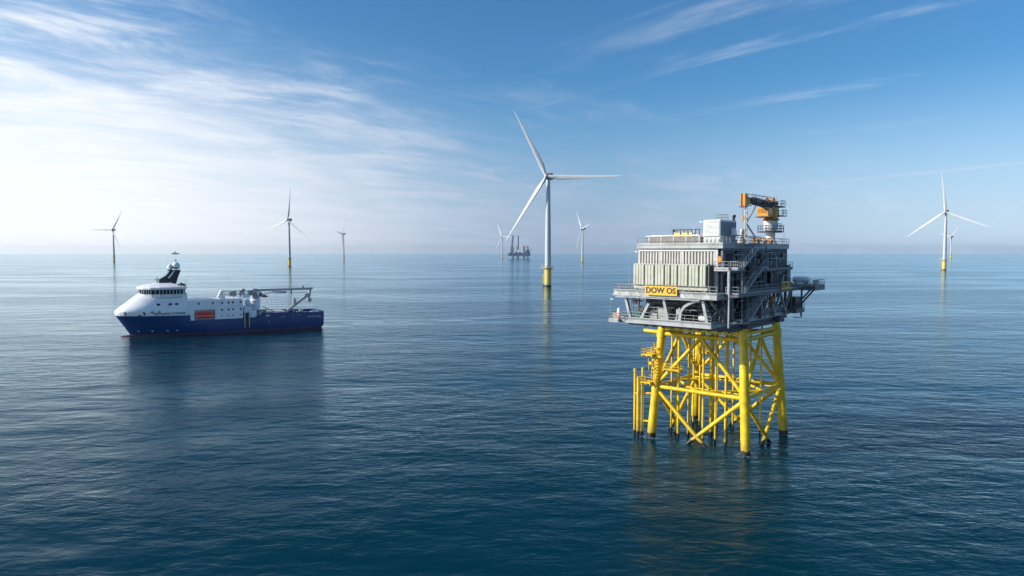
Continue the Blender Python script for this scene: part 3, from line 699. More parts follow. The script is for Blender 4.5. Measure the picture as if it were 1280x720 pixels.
# ---- pedestal crane
CU, CV = 6.0, 8.8
t_ = pthing('pedestal_crane', 'yellow and dark pedestal crane on the roof corner with its boom parked towards the front', 'crane', CU, CV, 36.3)
MB().lathe((0, 0, 0), [(1.3, 0), (1.3, .25), (1.0, .5), (.85, 1.2), (.85, 2.3), (1.25, 2.9), (1.3, 4.5), (1.05, 4.6)], 28).build('pedestal', LGREY, t_)
b = MB(); b.lathe((0, 0, 2.35), [(1.0, 0), (2.4, 0), (2.4, .14), (1.0, .14)], 24); b.box(-.6, .6, -4.4, -.8, 2.36, 2.48); b.box(-.8, .8, .9, 3.8, 2.36, 2.6)
b.build('service_platform', DKST, t_)
b = MB(); b.rail([(2.4 * math.cos(a_), 2.4 * math.sin(a_), 2.5) for a_ in [k * PI / 6 for k in range(13)]], step=1.2, toe=False); b.rail([(-.8, 1.6, 2.6), (-.8, 3.8, 2.6), (.8, 3.8, 2.6), (.8, 1.6, 2.6)], step=.8, h=1.5, rails=(.5, 1.0, 1.5)); b.rail([(.6, -1.2, 2.5), (.6, -4.4, 2.5)], step=.8)
b.build('platform_railing', STEEL, t_)
b = MB(); b.lathe((0, 0, 4.62), [(1.5, 0), (1.6, .12), (1.25, .5), (1.25, 2.4), (1.1, 2.5)], 28); b.box(-.9, .9, -1.3, 1.2, 5.2, 7.1)
b.bar((-.95, -1.6, 7.2), (-.95, .9, 5.0), .08, .5); b.bar((.95, -1.6, 7.2), (.95, .9, 5.0), .08, .5)
b.build('slewing_house', CRY, t_)
b = MB(); b.box(-1.2, .9, -3.9, -1.5, 5.3, 6.9); b.build('operator_cab', CRY, t_)
b = MB(); b.box(.905, .93, -3.5, -1.8, 5.9, 6.7); b.box(-1.0, .7, -3.93, -3.905, 5.9, 6.7); b.build('cab_window', CRY if False else mat('amber_glass', (.35, .16, .01), .2), t_)
b = MB(); b.box(-1.5, 1.3, -4.2, -1.2, 5.12, 5.24); b.box(-.9, 1.4, 1.0, 4.6, 5.5, 5.64); b.box(-.9, 1.4, .6, 3.8, 7.2, 7.4); b.build('cab_platform', DKST, t_)
b = MB(); b.rail([(-.9, 2.0, 5.64), (-.9, 4.6, 5.64), (1.4, 4.6, 5.64), (1.4, 2.0, 5.64)], step=.9, toe=False); b.rail([(-.9, 1.2, 7.4), (-.9, 3.8, 7.4), (1.4, 3.8, 7.4), (1.4, 1.2, 7.4)], step=.9, toe=False); b.build('cab_railing', STEEL, t_)
bm_a, bm_b = (0, 1.6, 7.4), (0, -11.4, 7.85)
b = MB(); b.lattice(bm_a, bm_b, 1.2, .9, .11, 1.3, 0, .8, .8); b.bar((0, 1.4, 7.45), (0, -9, 7.6), .7, .45)
b.build('boom', CRDK, t_)
b = MB(); b.add([(-.3, -13.3, 6.6), (.3, -13.3, 6.6), (.3, -13.3, 8.9), (-.3, -13.3, 8.9), (-.5, -10.9, 7.3), (.5, -10.9, 7.3), (.5, -10.9, 8.1), (-.5, -10.9, 8.1)], [(0, 1, 2, 3), (7, 6, 5, 4), (0, 4, 5, 1), (1, 5, 6, 2), (2, 6, 7, 3), (3, 7, 4, 0)])
b.box(-.42, -.31, -13.5, -12.9, 6.5, 9.0); b.box(.31, .42, -13.5, -12.9, 6.5, 9.0); b.lathe((0, -12.9, 8.5), [(.05, -.5), (.38, -.5), (.38, .5), (.05, .5)], 14, 0, 'X')
b.build('boom_head', CRY, t_)
b = MB()
for x_ in (-.3, .3): b.tube((x_, -12.9, 8.9), (x_, -.6, 9.0), .03, .03, 5)
b.tube((-.8, -1.4, 7.0), (-.5, -5.5, 7.3), .13, .13, 8); b.tube((.8, -1.4, 5.2), (.5, -5.5, 7.2), .13, .13, 8); b.bar((-1.0, -1.6, 5.2), (-1.0, .8, 7.4), .1, .25); b.tube((1.25, .5, 5.2), (1.25, .5, 7.3), .08, .08, 6)
for k in range(10): b.box(random.uniform(-.7, .4), random.uniform(.5, .9), -11 + k * 1.1, -10.6 + k * 1.1, 7.6, 8.2 + random.uniform(0, .35))
b.build('wire_ropes', CRDK, t_)
MB().rail([(.6, .5, 7.9), (.55, -10.5, 8.2)], h=.8, rails=(.8,), step=1.6, r=.03, toe=False).build('boom_walkway', STEEL, t_)
b = MB(); b.lathe((0, -.4, 8.5), [(.1, -.7), (.55, -.7), (.55, -.6), (.35, -.6), (.35, .6), (.55, .6), (.55, .7), (.1, .7)], 18, 0, 'X'); b.build('winch_drum', CRY, t_)
b = MB(); b.box(-.6, .6, .6, 2.2, 7.6, 8.3); b.tube((.4, 1.8, 8.3), (.4, 1.8, 9.6), .04, .04, 5); b.tube((-.3, 1.0, 8.3), (-.3, 1.0, 9.3), .04, .04, 5); b.build('machinery', RUST, t_)
b = MB(); b.tube((0, -13.4, 6.9), (0, -13.4, 4.9), .03, .03, 5); b.box(-.5, .5, -14.1, -12.9, 6.5, 6.62); b.build('hoist_rope', CRDK, t_)
b = MB(); b.box(-.2, .2, -13.6, -13.2, 4.3, 4.9); b.tube((0, -13.4, 4.3), (0, -13.4, 3.8), .07, .05, 6); b.build('hook_block', CRY, t_)
t_ = pthing('boom_rest', 'tall grey steel boom rest standing on the roof under the crane boom', 'boom rest', 6.0, -3.2, 36.3)
b = MB()
for v_ in (-.35, .35): b.bar((0, v_, 0), (0, v_, 6.9), .22, .22)
for k in range(7): b.bar((0, -.35, .6 + k), (0, .35, .6 + k), .12, .12)
b.bar((0, -1.0, 6.95), (0, 2.2, 6.95), .2, .2); b.bar((0, .4, 4.0), (0, 4.2, 6.9), .26, .26); b.bar((0, .4, 3.6), (0, 4.6, 1.2), .22, .22); b.bar((0, -.4, 1.4), (0, 7.0, 1.4), .16, .16); b.bar((0, 4.4, 0), (0, 4.4, 1.6), .2, .2)
b.build('frame', GALV, t_)
# rooftop antennas
for u_, v_, h_, lb in ((7.6, 11.6, 2.6, 'slim antenna at the far right corner of the roof behind the crane'), (1.6, -14.6, 2.9, 'thin whip antenna on the roof between coolers and louvred unit'), (-7.6, -12, 2.2, 'short whip antenna at the left edge of the roof')):
    t_ = pthing('antenna', lb, 'antenna', u_, v_, 36.3, 'antennas on the roof deck')
    MB().tube((0, 0, 0), (0, 0, h_ * .5), .05, .05, 6).build('mount', GALV, t_); MB().tube((0, 0, h_ * .5), (0, 0, h_), .025, .02, 5).build('whip', WHITE, t_)
# lower deck equipment
def cabinet(u_, v_, z_, w_, d_, h_, m_, name, label, cat, group=None, dm=None):
    t_ = pthing(name, label, cat, u_, v_, z_, group)
    b = MB(); b.box(-w_ / 2, w_ / 2, -d_ / 2, d_ / 2, .08, h_); b.build('casing', m_, t_)
    k = max(1, round(w_ / .8))
    for i in range(k): x0 = -w_ / 2 + w_ * i / k; MB().box(x0 + .05, x0 + w_ / k - .05, -d_ / 2 - .03, -d_ / 2 - .001, .2, h_ - .12).build('door', dm or m_, t_)
    MB().box(-w_ / 2 - .03, w_ / 2 + .03, -d_ / 2 - .06, d_ / 2 + .03, h_ + .001, h_ + .06).box(-w_ / 2 + .1, w_ / 2 - .1, -d_ / 2 + .1, d_ / 2 - .1, 0, .079).build('frame', STEEL, t_)
cabinet(-6.1, -19.4, 23.5, 1.4, 1.0, 1.15, GREEN, 'storage_container', 'dark green container at the left end of the lower deck', 'container')
CABG = mat('cabinet_grey', (.33, .33, .31), .5, var=.15, stain=(.2, .16, .12), stain_amt=.4)
G = 'grey cabinets on the lower deck'
cabinet(-3.2, -19.2, 23.5, 1.7, 1.0, 1.0, CABG, 'equipment_cabinet', 'low pale cabinet on the lower deck right of the green container', 'cabinet', G)
cabinet(-1.3, -19.0, 23.5, 1.9, 1.2, 1.9, CABG, 'equipment_cabinet', 'tall pale cabinet on the lower deck below the yellow front sign', 'cabinet', G)
cabinet(1.5, -19.3, 23.5, .7, .8, 1.9, CABG, 'equipment_cabinet', 'narrow pale cabinet beside the curved strut of the lower deck', 'cabinet', G)
cabinet(-10.2, -20.2, 23.2, .8, .7, 1.0, BEIGE, 'equipment_cabinet', 'small brownish cabinet on the corner platform at the far left', 'cabinet', G)
t_ = pthing('storage_tank', 'white horizontal tank on the lower deck near the front corner', 'tank', 6.0, -19.4, 23.5)
MB().lathe((0, 0, .62), [(.05, -.95), (.38, -.85), (.45, -.6), (.45, .6), (.38, .85), (.05, .95)], 18, 0, 'X').build('vessel', WHITE, t_)
MB().box(-.6, -.45, -.35, .35, 0, .3).box(.45, .6, -.35, .35, 0, .3).build('saddle', STEEL, t_)
t_ = pthing('air_receiver', 'small white rounded vessel on the left corner platform', 'tank', -9.5, -20.3, 23.2)
MB().lathe((0, 0, .2), [(.05, 0), (.35, .1), (.38, .9), (.34, 1.5), (.05, 1.75)], 16).build('vessel', WHITE, t_)
MB().tube((0, 0, 0), (0, 0, .25), .3, .3, 12).build('base', RED, t_)
t_ = pthing('lifebuoy', 'red lifebuoy on the railing of the left corner platform', 'lifebuoy', -8.9, -21.5, 24.0)
b = MB(); rr = []
for i in range(20):
    a_ = 2 * PI * i / 20; rr.append([(math.cos(a_) * (.33 + .07 * math.cos(q * PI / 4)), .07 * math.sin(q * PI / 4), math.sin(a_) * (.33 + .07 * math.cos(q * PI / 4))) for q in range(8)])
b.loft(rr + [rr[0]], 0, True, False); b.build('ring', RED, t_)
cabinet(8.0, 16.8, 23.5, 1.6, 3.2, 2.4, DKST, 'generator_container', 'dark container on the far right end of the lower deck', 'container')
for v_, h_, lb in ((-15.5, 2.0, 'brownish valve unit with yellow wheel on the lower deck near the front right corner'), (2.4, 3.6, 'tall orange pipe assembly on the lower deck under the right-hand sign')):
    t_ = pthing('valve_unit', lb, 'valve', 9.0 if v_ > 0 else 7.6, v_, 23.5, 'valve units on the lower deck')
    MB().tube((0, 0, 0), (0, 0, h_), .14, .14, 10).tube((0, -.4, h_ * .7), (0, .5, h_ * .7), .12, .12, 10).build('pipe', RUST, t_)
    MB().lathe((.2, 0, h_ * .75), [(.3, -.03), (.34, 0), (.3, .03), (.2, .02)], 16, 0, 'X').build('handwheel', CRY, t_)
# laydown platform: white covered raft and dark things
t_ = pthing('life_raft', 'white rounded liferaft canister on the laydown platform', 'liferaft', 9.2, 17.0, 28.45)
MB().lathe((0, 0, .95), [(.05, -1.6), (.5, -1.5), (.62, -1.1), (.62, 1.1), (.5, 1.5), (.05, 1.6)], 18, 0, 'X').build('canister', WHITE, t_)
MB().box(-1.1, -.9, -.5, .5, 0, .45).box(.9, 1.1, -.5, .5, 0, .45).build('cradle', STEEL, t_)
cabinet(12.0, 17.2, 28.45, .9, 1.2, .9, LGREY, 'deck_box', 'pale deck box at the outer corner of the laydown platform', 'box')
cabinet(6.0, 14.6, 28.45, 2.0, 1.6, 2.2, WALLD, 'deck_box', 'dark blue-grey box between the laydown platform railing and the module', 'box')

# ================================================================== SERVICE VESSEL
SA = math.atan2(-.54143, -.84075)
SL = Vector((-87.59 - .5414 * 9.6, 315.4 + .8407 * 9.6, 0))
def SW_(x, y, z=0): return SL + Vector((math.cos(SA), math.sin(SA), 0)) * x + Vector((-math.sin(SA), math.cos(SA), 0)) * y + Vector((0, 0, z))
ship = thing('service_vessel', 'blue and white offshore service ship with bulbous bow and tall white bridge', 'ship', SL, SA)
def itp(tab, z):
    if z <= tab[0][0]: return tab[0][1]
    for (a, b), (c, d) in zip(tab[:-1], tab[1:]):
        if z <= c: return b + (d - b) * (z - a) / (c - a)
    return tab[-1][1]
STEM = [(-3, 76.2), (0, 77.6), (2, 78.7), (8.8, 83.0), (10, 83.3), (10.8, 83.1), (12, 81.7), (13.5, 79.6), (15.5, 77.2), (17.6, 74.4)]
STERN = [(-3, 3), (-.2, 1.0), (.6, .0), (1.2, -.35), (7.6, -.5)]
BW = [(-3, 8.8), (0, 9.3), (3, 9.6), (10.5, 9.6), (13, 9.3), (15.5, 8.6), (17.6, 7.8)]
def hull_y(x, z):
    xs, xt = itp(STEM, z), itp(STERN, z); t_ = (x - xt) / (xs - xt); t_ = min(max(t_, 0), 1)
    t0 = itp([(-3, .55), (0, .58), (8, .69), (11, .72), (17.6, .74)], z); s_ = max(0, (t_ - t0) / (1 - t0))
    p_ = itp([(-3, 1.7), (0, 1.75), (8, 2.55), (11, 2.7), (17.6, 2.7)], z); q_ = itp([(-3, 1), (0, .95), (8, .60), (11, .55), (17.6, .5)], z)
    y = itp(BW, z) * max(0, 1 - s_ ** p_) ** q_
    if t_ < .02: y *= .96 + 2 * t_
    return y
def side_patch(mb, x0, x1f, zs, nx, mi=0, both=True, tofs=0):
    """x0..x1 (x1 may depend on z: the stem); zs = list of z or functions of x"""
    for sgn in ((1, -1) if both else (1,)):
        v = []; rows = len(zs)
        for zf in zs:
            zr = zf if not callable(zf) else None
            for i in range(nx + 1):
                q = i / nx; q = 1 - (1 - q) ** 1.6
                if zr is None:
                    xe = x1f(8.7) if callable(x1f) else x1f; x = x0 + (xe - x0) * q; z_ = zf(x); xe = x1f(z_) if callable(x1f) else x1f; x = x0 + (xe - x0) * q
                else:
                    z_ = zr; xe = x1f(z_) if callable(x1f) else x1f; xb = x0(z_) if callable(x0) else x0; x = xb + (xe - xb) * q
                v.append((x, sgn * (hull_y(x, z_) + tofs), z_))
        f = []
        for r_ in range(rows - 1):
            for i in range(nx): f.append((r_ * (nx + 1) + i, r_ * (nx + 1) + i + 1, (r_ + 1) * (nx + 1) + i + 1, (r_ + 1) * (nx + 1) + i))
        mb.add(v, f, mi, True)
stem = lambda z: itp(STEM, z)
hb = MB()
side_patch(hb, lambda z: itp(STERN, z), stem, [-3, -1.5, -.5, .5], 70, 1)
side_patch(hb, lambda z: itp(STERN, z), stem, [.5, 1.5, 3, 4.5, 6.0], 70, 0)
# deck at z = 6 and transom
dk = [(x, hull_y(x, 6.0)) for x in [itp(STERN, 6) + .01 + k * (stem(6) - itp(STERN, 6)) / 50 for k in range(51)]]
hb.add([(x, y, 5.99) for x, y in dk] + [(x, -y, 5.99) for x, y in dk], [(i, i + 1, 51 + i + 1, 51 + i) for i in range(50)], 2)
tr = [(itp(STERN, z), hull_y(itp(STERN, z), z), z) for z in (-3, -1, 0, .5, 1, 3, 5, 6, 7.5)]
hb.add([(a, b, c) for a, b, c in tr] + [(a, -b, c) for a, b, c in tr], [(i, i + 1, 9 + i + 1, 9 + i) for i in range(8)], 0)
# forward bulwark (blue) up to the white line
zf = lambda x: 8.35 + .45 * max(0, (x - 56)) / 27
side_patch(hb, 56.2, stem, [6.0, lambda x: (6 + zf(x)) / 2, zf], 40, 0)
# aft bulwark
za = lambda x: min(7.15 + .028 * x, 6.0 + max(0, 30.5 - x) * .48)
side_patch(hb, -.48, 30.5, [6.0, lambda x: (6 + za(x)) / 2, za], 30, 0); side_patch(hb, -.48, 30.4, [6.0, za], 30, 0, True, -.25)
hb.build('hull', [HULLB, HULLR, SHIPD], ship)
b = MB(); rr = []
for k in range(9):
    t_ = k / 8; x = 74 + t_ * 8.6; r_ = 1.5 * math.sqrt(max(.001, 1 - max(0, (t_ - .4) / .6) ** 2))
    rr.append([(x, r_ * math.cos(a_), -.95 + 1.05 * r_ * math.sin(a_)) for a_ in [2 * PI * i / 14 for i in range(14)]])
b.loft(rr, 0, True); b.build('bulbous_bow', HULLR, ship)
# white bow shelter
bs = MB()
side_patch(bs, 57.0, stem, [lambda x: zf(x) + .005, 9.6, 10.3, 11, 12, 13.2, 14.4, 15.5, 16.6, 17.6], 44, 0)
ty = [(x, hull_y(x, 17.6)) for x in [57 + k * (stem(17.6) - 57) / 20 for k in range(21)]]
bs.add([(x, y, 17.6) for x, y in ty] + [(x, -y, 17.6) for x, y in ty], [(i, i + 1, 21 + i + 1, 21 + i) for i in range(20)])
zz = [8.36, 10, 12, 14, 16, 17.6]
bs.add([(57, hull_y(57, z), z) for z in zz] + [(57, -hull_y(57, z), z) for z in zz], [(i, i + 1, 7 + i, 6 + i) for i in range(5)])
bs.build('bow_shelter', SHIPW, ship)
b = MB(); b.box(55.2, 57.3, -9.3, 9.3, 5.9, 14.4); b.build('link_block', SHIPW, ship)
b = MB(); b.box(35.2, 55.2, -9.35, 9.35, 10.35, 14.45); b.box(35.2, 46.4, -9.35, 9.35, 6.0, 10.35); b.box(54.6, 55.2, -9.35, 9.35, 6.0, 10.35); b.box(46.4, 54.6, -6.6, 6.6, 6.0, 10.35)
b.build('accommodation_block', SHIPW, ship)
b = MB(); b.box(46.4, 54.6, 6.6, 9.5, 5.75, 6.02); b.bar((46.4, 9.42, 10.3), (54.6, 9.42, 10.3), .15, .3); b.build('boat_deck', CRG, ship)
MB().rail([(35.3, 9.2, 14.45), (55, 9.2, 14.45)], step=1.8, r=.05, toe=False).rail([(35.3, -9.2, 14.45), (55, -9.2, 14.45)], step=1.8, r=.05, toe=False).build('railing', SHIPW, ship)
def win(x, z, w=.75, h=.85):
    y = max(hull_y(x, z), 0) if x > 56 else 9.35
    m_ = MB()
    if x > 56:
        y0, y1 = hull_y(x - w / 2, z), hull_y(x + w / 2, z); yt0, yt1 = hull_y(x - w / 2, z + h / 2), hull_y(x + w / 2, z + h / 2); yb0, yb1 = hull_y(x - w / 2, z - h / 2), hull_y(x + w / 2, z - h / 2)
        P4 = [(x - w / 2, yb0, z - h / 2), (x + w / 2, yb1, z - h / 2), (x + w / 2, yt1, z + h / 2), (x - w / 2, yt0, z + h / 2)]
        m_.add([(a, b + .06, c) for a, b, c in P4] + [(a, b - .15, c) for a, b, c in P4], [(0, 1, 2, 3), (7, 6, 5, 4), (0, 4, 5, 1), (1, 5, 6, 2), (2, 6, 7, 3), (3, 7, 4, 0)])
    else: m_.box(x - w / 2, x + w / 2, y - .05, y + .03, z - h / 2, z + h / 2)
    return m_.build('window', GLASS, ship)
for x in (36.1, 39.2, 41.0, 43.6, 47.3, 52.8): win(x, 13.0)
for x in (36.1, 39.2, 41.0, 43.7): win(x, 10.0)
for x in (36.1, 39.4, 41.1, 43.8): win(x, 7.5, .5, .5)
win(67.9, 13.2, 1.3, .9); win(63.6, 13.2, 1.4, .85); win(61.2, 13.2, 1.2, .85); win(70.2, 10.2, 1.0, .5); win(67.7, 10.2, .9, .5)
def fairlead(x, z, w=1.1):
    m_ = MB(); y = hull_y(x, z)
    m_.box(x - w / 2, x + w / 2, y - .4, y + .08, z, z + .5); m_.box(x - .3, x + .3, y - .4, y + .07, z - .8, z - .003); return m_.build('fairlead', BLACK, ship)
fairlead(79.6, 9.9, .9); fairlead(73.0, 9.8, 1.2); win(74.7, 8.95, 1.2, .4)
for x, z in ((74.9, 2.2), (70, 2.1), (64.5, 2.1), (61, 2.1)):
    y = hull_y(x, z); MB().box(x - .3, x + .3, y - .1, y + .05, z - .25, z + .35).build('hull_mark', SHIPW, ship)
# lettering on the bow and quarter
nm = text('lettering', 'VESTLAND CYGNUS', 1.22, NAVY, ship, (0, 0, 0), (0, 0, 0), bold=.03, spacing=1.08)
for v_ in nm.data.vertices:          # the letters follow the flare of the bow
    x_, z_ = 64.0 - v_.co.x, 9.3 + v_.co.y; v_.co = (x_, hull_y(x_, z_) + .10 + v_.co.z, z_)
text('lettering', 'VESTLAND CYGNUS', .62, SHIPW, ship, (4.3, 9.72, 5.2), (R(90), 0, PI), bold=.01)
b = MB()
for p_, q_ in (((-.4, 0), (.4, 0)), ((0, .5), (-.45, -.4)), ((0, .5), (.45, -.4)), ((-.5, -.45), (.5, -.45))): b.bar((1.3 + p_[0], 9.75, 4.9 + p_[1]), (1.3 + q_[0], 9.75, 4.9 + q_[1]), .14, .05, 0, (0, 1, 0))
b.build('emblem', PINK, ship)
for x, z, w in ((17.4, 5.6, 1.6), (13.5, 6.1, .6), (10.8, 6.2, .5), (24.0, 3.9, .6)): MB().box(x, x + w, 9.58, 9.68, z, z + .16).build('hull_mark', SHIPW, ship)
# fender / side door amidships
MB().box(32.9, 34.3, 9.45, 9.75, 1.9, 8.3).build('side_door', BLACK, ship)
MB().box(32.5, 32.88, 9.5, 9.95, 1.9, 8.4).box(34.32, 34.7, 9.5, 9.95, 1.9, 8.4).build('side_rail', CRG, ship)
# bridge
def plan(o=0.0, k=1.0, x0=57.4):
    h = [(x0 - o, 8.6), (x0 + .8 - o, 9.9 + o), (63.5, 10.1 + o), (67.5, 9.4 + o), (70.6 + o * .4, 7.6 + o), (73.1 + o * .8, 5.0 + o * .6), (74.5 + o, 2.2 + o * .2)]
    pts = h + [(x, -y) for x, y in h[::-1]]
    return [(66 + (x - 66) * k * .94, y * k * .95) for x, y in pts]
ringz = lambda o, z, k=1.0: [(x, y, z) for x, y in plan(o, k)]
MB().loft([ringz(-1.6, 15.1), ringz(-.4, 16.2), ringz(-.05, 17.35)], 0).build('bridge_base', SHIPW, ship)
MB().loft([ringz(-.1, 17.36), ringz(.25, 19.15)], 0).build('bridge_window_band', GLASS, ship)
b = MB(); r0, r1 = ringz(-.06, 17.36), ringz(.29, 19.16); n_ = len(r0)
for i in range(n_):
    p0, p1, q0, q1 = Vector(r0[i]), Vector(r0[(i + 1) % n_]), Vector(r1[i]), Vector(r1[(i + 1) % n_]); k = max(1, round((p1 - p0).length / 1.35))
    for j in range(k): t_ = j / k; b.bar(p0.lerp(p1, t_), q0.lerp(q1, t_), .2, .14)
b.build('window_mullion', SHIPW, ship)
MB().loft([ringz(.3, 19.17), ringz(.9, 19.5), ringz(.9, 20.2), ringz(.1, 20.6), ringz(0, 21.2, .72), ringz(0, 21.75, .42)], 0).build('bridge_roof', SHIPW, ship)
MB().rail([(57.5, 9.7, 20.3), (60.5, 10.2, 20.3)], step=1, r=.05, toe=False).rail([(57.6, -9.4, 20.3), (57.6, 9.4, 20.3)], step=1.5, r=.05, toe=False).build('railing', DKST, ship)
b = MB(); b.box(57.7, 60.5, 4.5, 7.5, 20.55, 21.3); b.ball((58.9, 6.6, 21.5), .5, 12); b.tube((57.8, 7, 20.6), (55.9, 7.4, 26), .05, .03, 5); b.build('roof_equipment', DKST, ship)
# raked mast
b = MB(); b.prism_xz([(66.8, 21.3), (66.6, 23.2), (64.0, 24.8), (62.5, 26.9), (58.4, 26.9), (59.4, 24.4), (60.3, 21.3)], -1.6, 1.6); b.build('mast', NAVY, ship)
b = MB(); b.add([(62.9, 1.61, 23.6), (63.4, 1.61, 23.9), (61.2, 1.61, 26.8), (60.6, 1.61, 26.8), (62.9, 1.68, 23.6), (63.4, 1.68, 23.9), (61.2, 1.68, 26.8), (60.6, 1.68, 26.8)], [(0, 3, 2, 1), (4, 5, 6, 7), (0, 1, 5, 4), (1, 2, 6, 5), (2, 3, 7, 6), (3, 0, 4, 7)]); b.build('mast_stripe', SHIPW, ship)
b = MB(); b.box(58.6, 63.3, -2.2, 2.2, 26.9, 27.15); b.rail([(58.7, 2.1, 27.15), (63.2, 2.1, 27.15)], step=1, r=.04, toe=False); b.box(60.4, 62.2, -2.6, -1, 24, 24.2); b.build('mast_platform', DKST, ship)
b = MB(); b.ball((60.0, .4, 28.9), 1.55, 22); b.build('radome', SHIPW, ship)
b = MB(); b.ball((62.3, .2, 28.35), 1.2, 18); b.build('radome', SHIPW, ship)
b = MB(); b.ball((62.6, 1.6, 27.7), .45, 14); b.build('radome', SHIPW, ship)
b = MB(); b.tube((60.2, 1.0, 30.4), (60.2, 1.0, 31.9), .09, .06, 6); b.box(59.6, 60.8, .8, 1.2, 31.2, 31.4); b.tube((63, -.5, 27), (63.2, -.5, 31.2), .04, .03, 5); b.build('antenna', DKST, ship)
b = MB(); b.tube((67.4, .9, 21.6), (67.4, .9, 24), .14, .1, 8); b.box(66.4, 68.4, .75, 1.05, 23.3, 23.5); b.box(66.8, 68.0, .6, 1.2, 22.5, 22.7); b.box(67.2, 67.6, -.9, .9, 24.0, 24.2); b.build('radar', DKST, ship)
b = MB(); b.tube((64.4, .8, 24), (64.4, .8, 26), .05, .04, 5); b.tube((74, 0, 20.2), (74, 0, 22.2), .05, .03, 5); b.tube((70, 3, 20.8), (70, 3, 21.8), .12, .1, 8); b.build('antenna', DKST, ship)
MB().lathe((62.5, 3.2, 20.7), [(.6, 0), (.5, .6), (.35, 1.2), (.02, 1.4)], 14).lathe((61.0, 3.6, 20.7), [(.5, 0), (.4, .6), (.02, 1.1)], 14).build('searchlight', CRG, ship)
# crane tower
b = MB(); b.lathe((28.2, 1, 5.9), [(2.1, 0), (2.1, 6.3), (2.4, 6.6), (2.4, 7.2), (1.7, 7.9)], 28); b.build('crane_pedestal', SHIPW, ship)
b = MB(); b.box(29.4, 34.6, -7.5, 8.8, 6.0, 9.0); b.box(31.4, 34.6, -6, 8.0, 9.0, 11.0); b.build('winch_house', SHIPW, ship)
b = MB()
for k in range(34):
    x_, y_, z_ = random.uniform(22.5, 34.2), random.uniform(4, 9), random.uniform(6, 8.6)
    if x_ > 29: z_ = random.uniform(9.1, 11.4)
    b.box(x_, x_ + random.uniform(.4, 1.6), y_, y_ + random.uniform(.4, 1.4), z_, z_ + random.uniform(.3, 1.0))
b.build('deck_machinery', LGREY, ship)
b = MB()
for k in range(26):
    x_, y_, z_ = random.uniform(23.5, 34.8), random.uniform(5, 9.0), random.uniform(6.2, 9.0)
    b.box(x_, x_ + random.uniform(.3, .9), y_, y_ + .5, z_, z_ + random.uniform(.2, .8))
b.build('deck_machinery', SHIPD, ship)
b = MB()
for x_, y_ in ((20, 6), (18.6, 7.4), (12.2, 7.6), (9.5, 7), (6.8, 7.8), (3.8, 8), (1.6, 8.2), (15.8, 2.4), (6, -2)):
    s_ = random.uniform(.5, 1.1); b.box(x_, x_ + s_ * 1.8, y_ - .6, y_ + .6, 6.0, 6.9 + s_ * .8)
b.build('deck_cargo', CRG, ship)
b = MB(); b.box(22, 16, -6, 8, 6.0, 7.5) if False else b.box(15.6, 22, -6, 8.6, 6.0, 7.75); b.build('deck_hatch', CRG, ship)
for x_ in (2.2, 4.0, 9.0, 12.8): MB().tube((x_, 8.9, 6), (x_, 8.9, 8.5), .12, .12, 8).tube((x_ + .8, 8.9, 6), (x_ + .8, 8.9, 8.3), .12, .12, 8).bar((x_, 8.9, 8.2), (x_ + .8, 8.9, 8.2), .2, .25).build('bollard', LGREY, ship)
# deck crane (slews on its tower: own thing)
cr = thing('deck_crane', 'pale grey knuckle boom crane folded over the aft deck of the ship', 'crane', SW_(28.2, 1, 13.8), SA)
b = MB(); b.lathe((0, 0, 0), [(1.9, 0), (1.9, .8), (1.5, 1.0)], 24); b.box(-2.0, 1.6, -1.6, 1.4, 1.0, 3.2); b.build('slewing_house', CRG, cr)
b = MB(); b.box(-2.6, -.9, 1.2, 2.7, .6, 3.0); b.build('operator_cab', SHIPW, cr)
b = MB(); b.box(-2.3, -1.2, 2.71, 2.76, 1.0, 2.7); b.box(-2.66, -2.61, 1.5, 2.5, 1.2, 2.6); b.build('cab_window', GLASS, cr)
b = MB(); b.bar((1.2, 0, 3.75), (-24.8, 0, 3.75), 1.1, 1.0); b.box(-.8, 1.2, -.7, .7, 3.2, 4.5); b.tube((-26.0, 0, 3.95), (-24.6, 0, 3.75), .45, .6, 12); b.box(-21.8, -20.8, -.3, .3, 4.25, 5.2); b.rail([(-2, .5, 4.3), (-19, .5, 4.3)], h=.6, rails=(.6,), step=3, r=.04, toe=False); b.build('main_boom', CRG, cr)
b = MB(); b.tube((-3, .2, 1.6), (-9.0, .2, 3.0), .22, .22, 10); b.bar((-9, 0, 2.9), (-14, 0, 2.6), .5, .5); b.build('lift_cylinder', CRG, cr)
b = MB(); b.bar((-8, .2, 2.2), (-13.6, .2, 2.2), .5, .35); b.bar((-16.1, 0, 3.3), (-16.1, 0, 1.3), .35, .45); b.bar((-16.1, 0, 2.0), (-24.0, 0, 2.0), .12, .1); b.build('boom_fitting', DKST, cr)
b = MB(); b.bar((-25.0, 0, 3.7), (-24.0, 0, -1.4), .9, 1.1); b.bar((-24.6, 0, 1.0), (-22.2, 0, .4), .9, 1.7); b.tube((-24.4, -.6, -1.6), (-24.4, .6, -1.6), 1.0, 1.0, 14); b.build('knuckle', CRG, cr)
b = MB(); b.bar((-23.4, 0, .6), (-14.2, 0, -6.2), .8, 1.15); b.box(-18.0, -16.8, -.5, .5, -3.2, -.6); b.build('folding_jib', CRG, cr)
b = MB(); b.tube((-2.8, 1.4, 1.1), (-4.4, 1.4, 1.1), .45, .45, 12); b.box(-5.0, -2.6, .9, 1.9, .5, 1.2); b.build('hoist_winch', RED, cr)
b = MB(); b.bar((-2.5, 2.0, -3.6), (-8.8, 2.0, -6.6), .25, .3); b.bar((-.8, 4, -5.4), (-6, 4, -7.5), .25, .3); b.build('support_strut', DKST, cr)
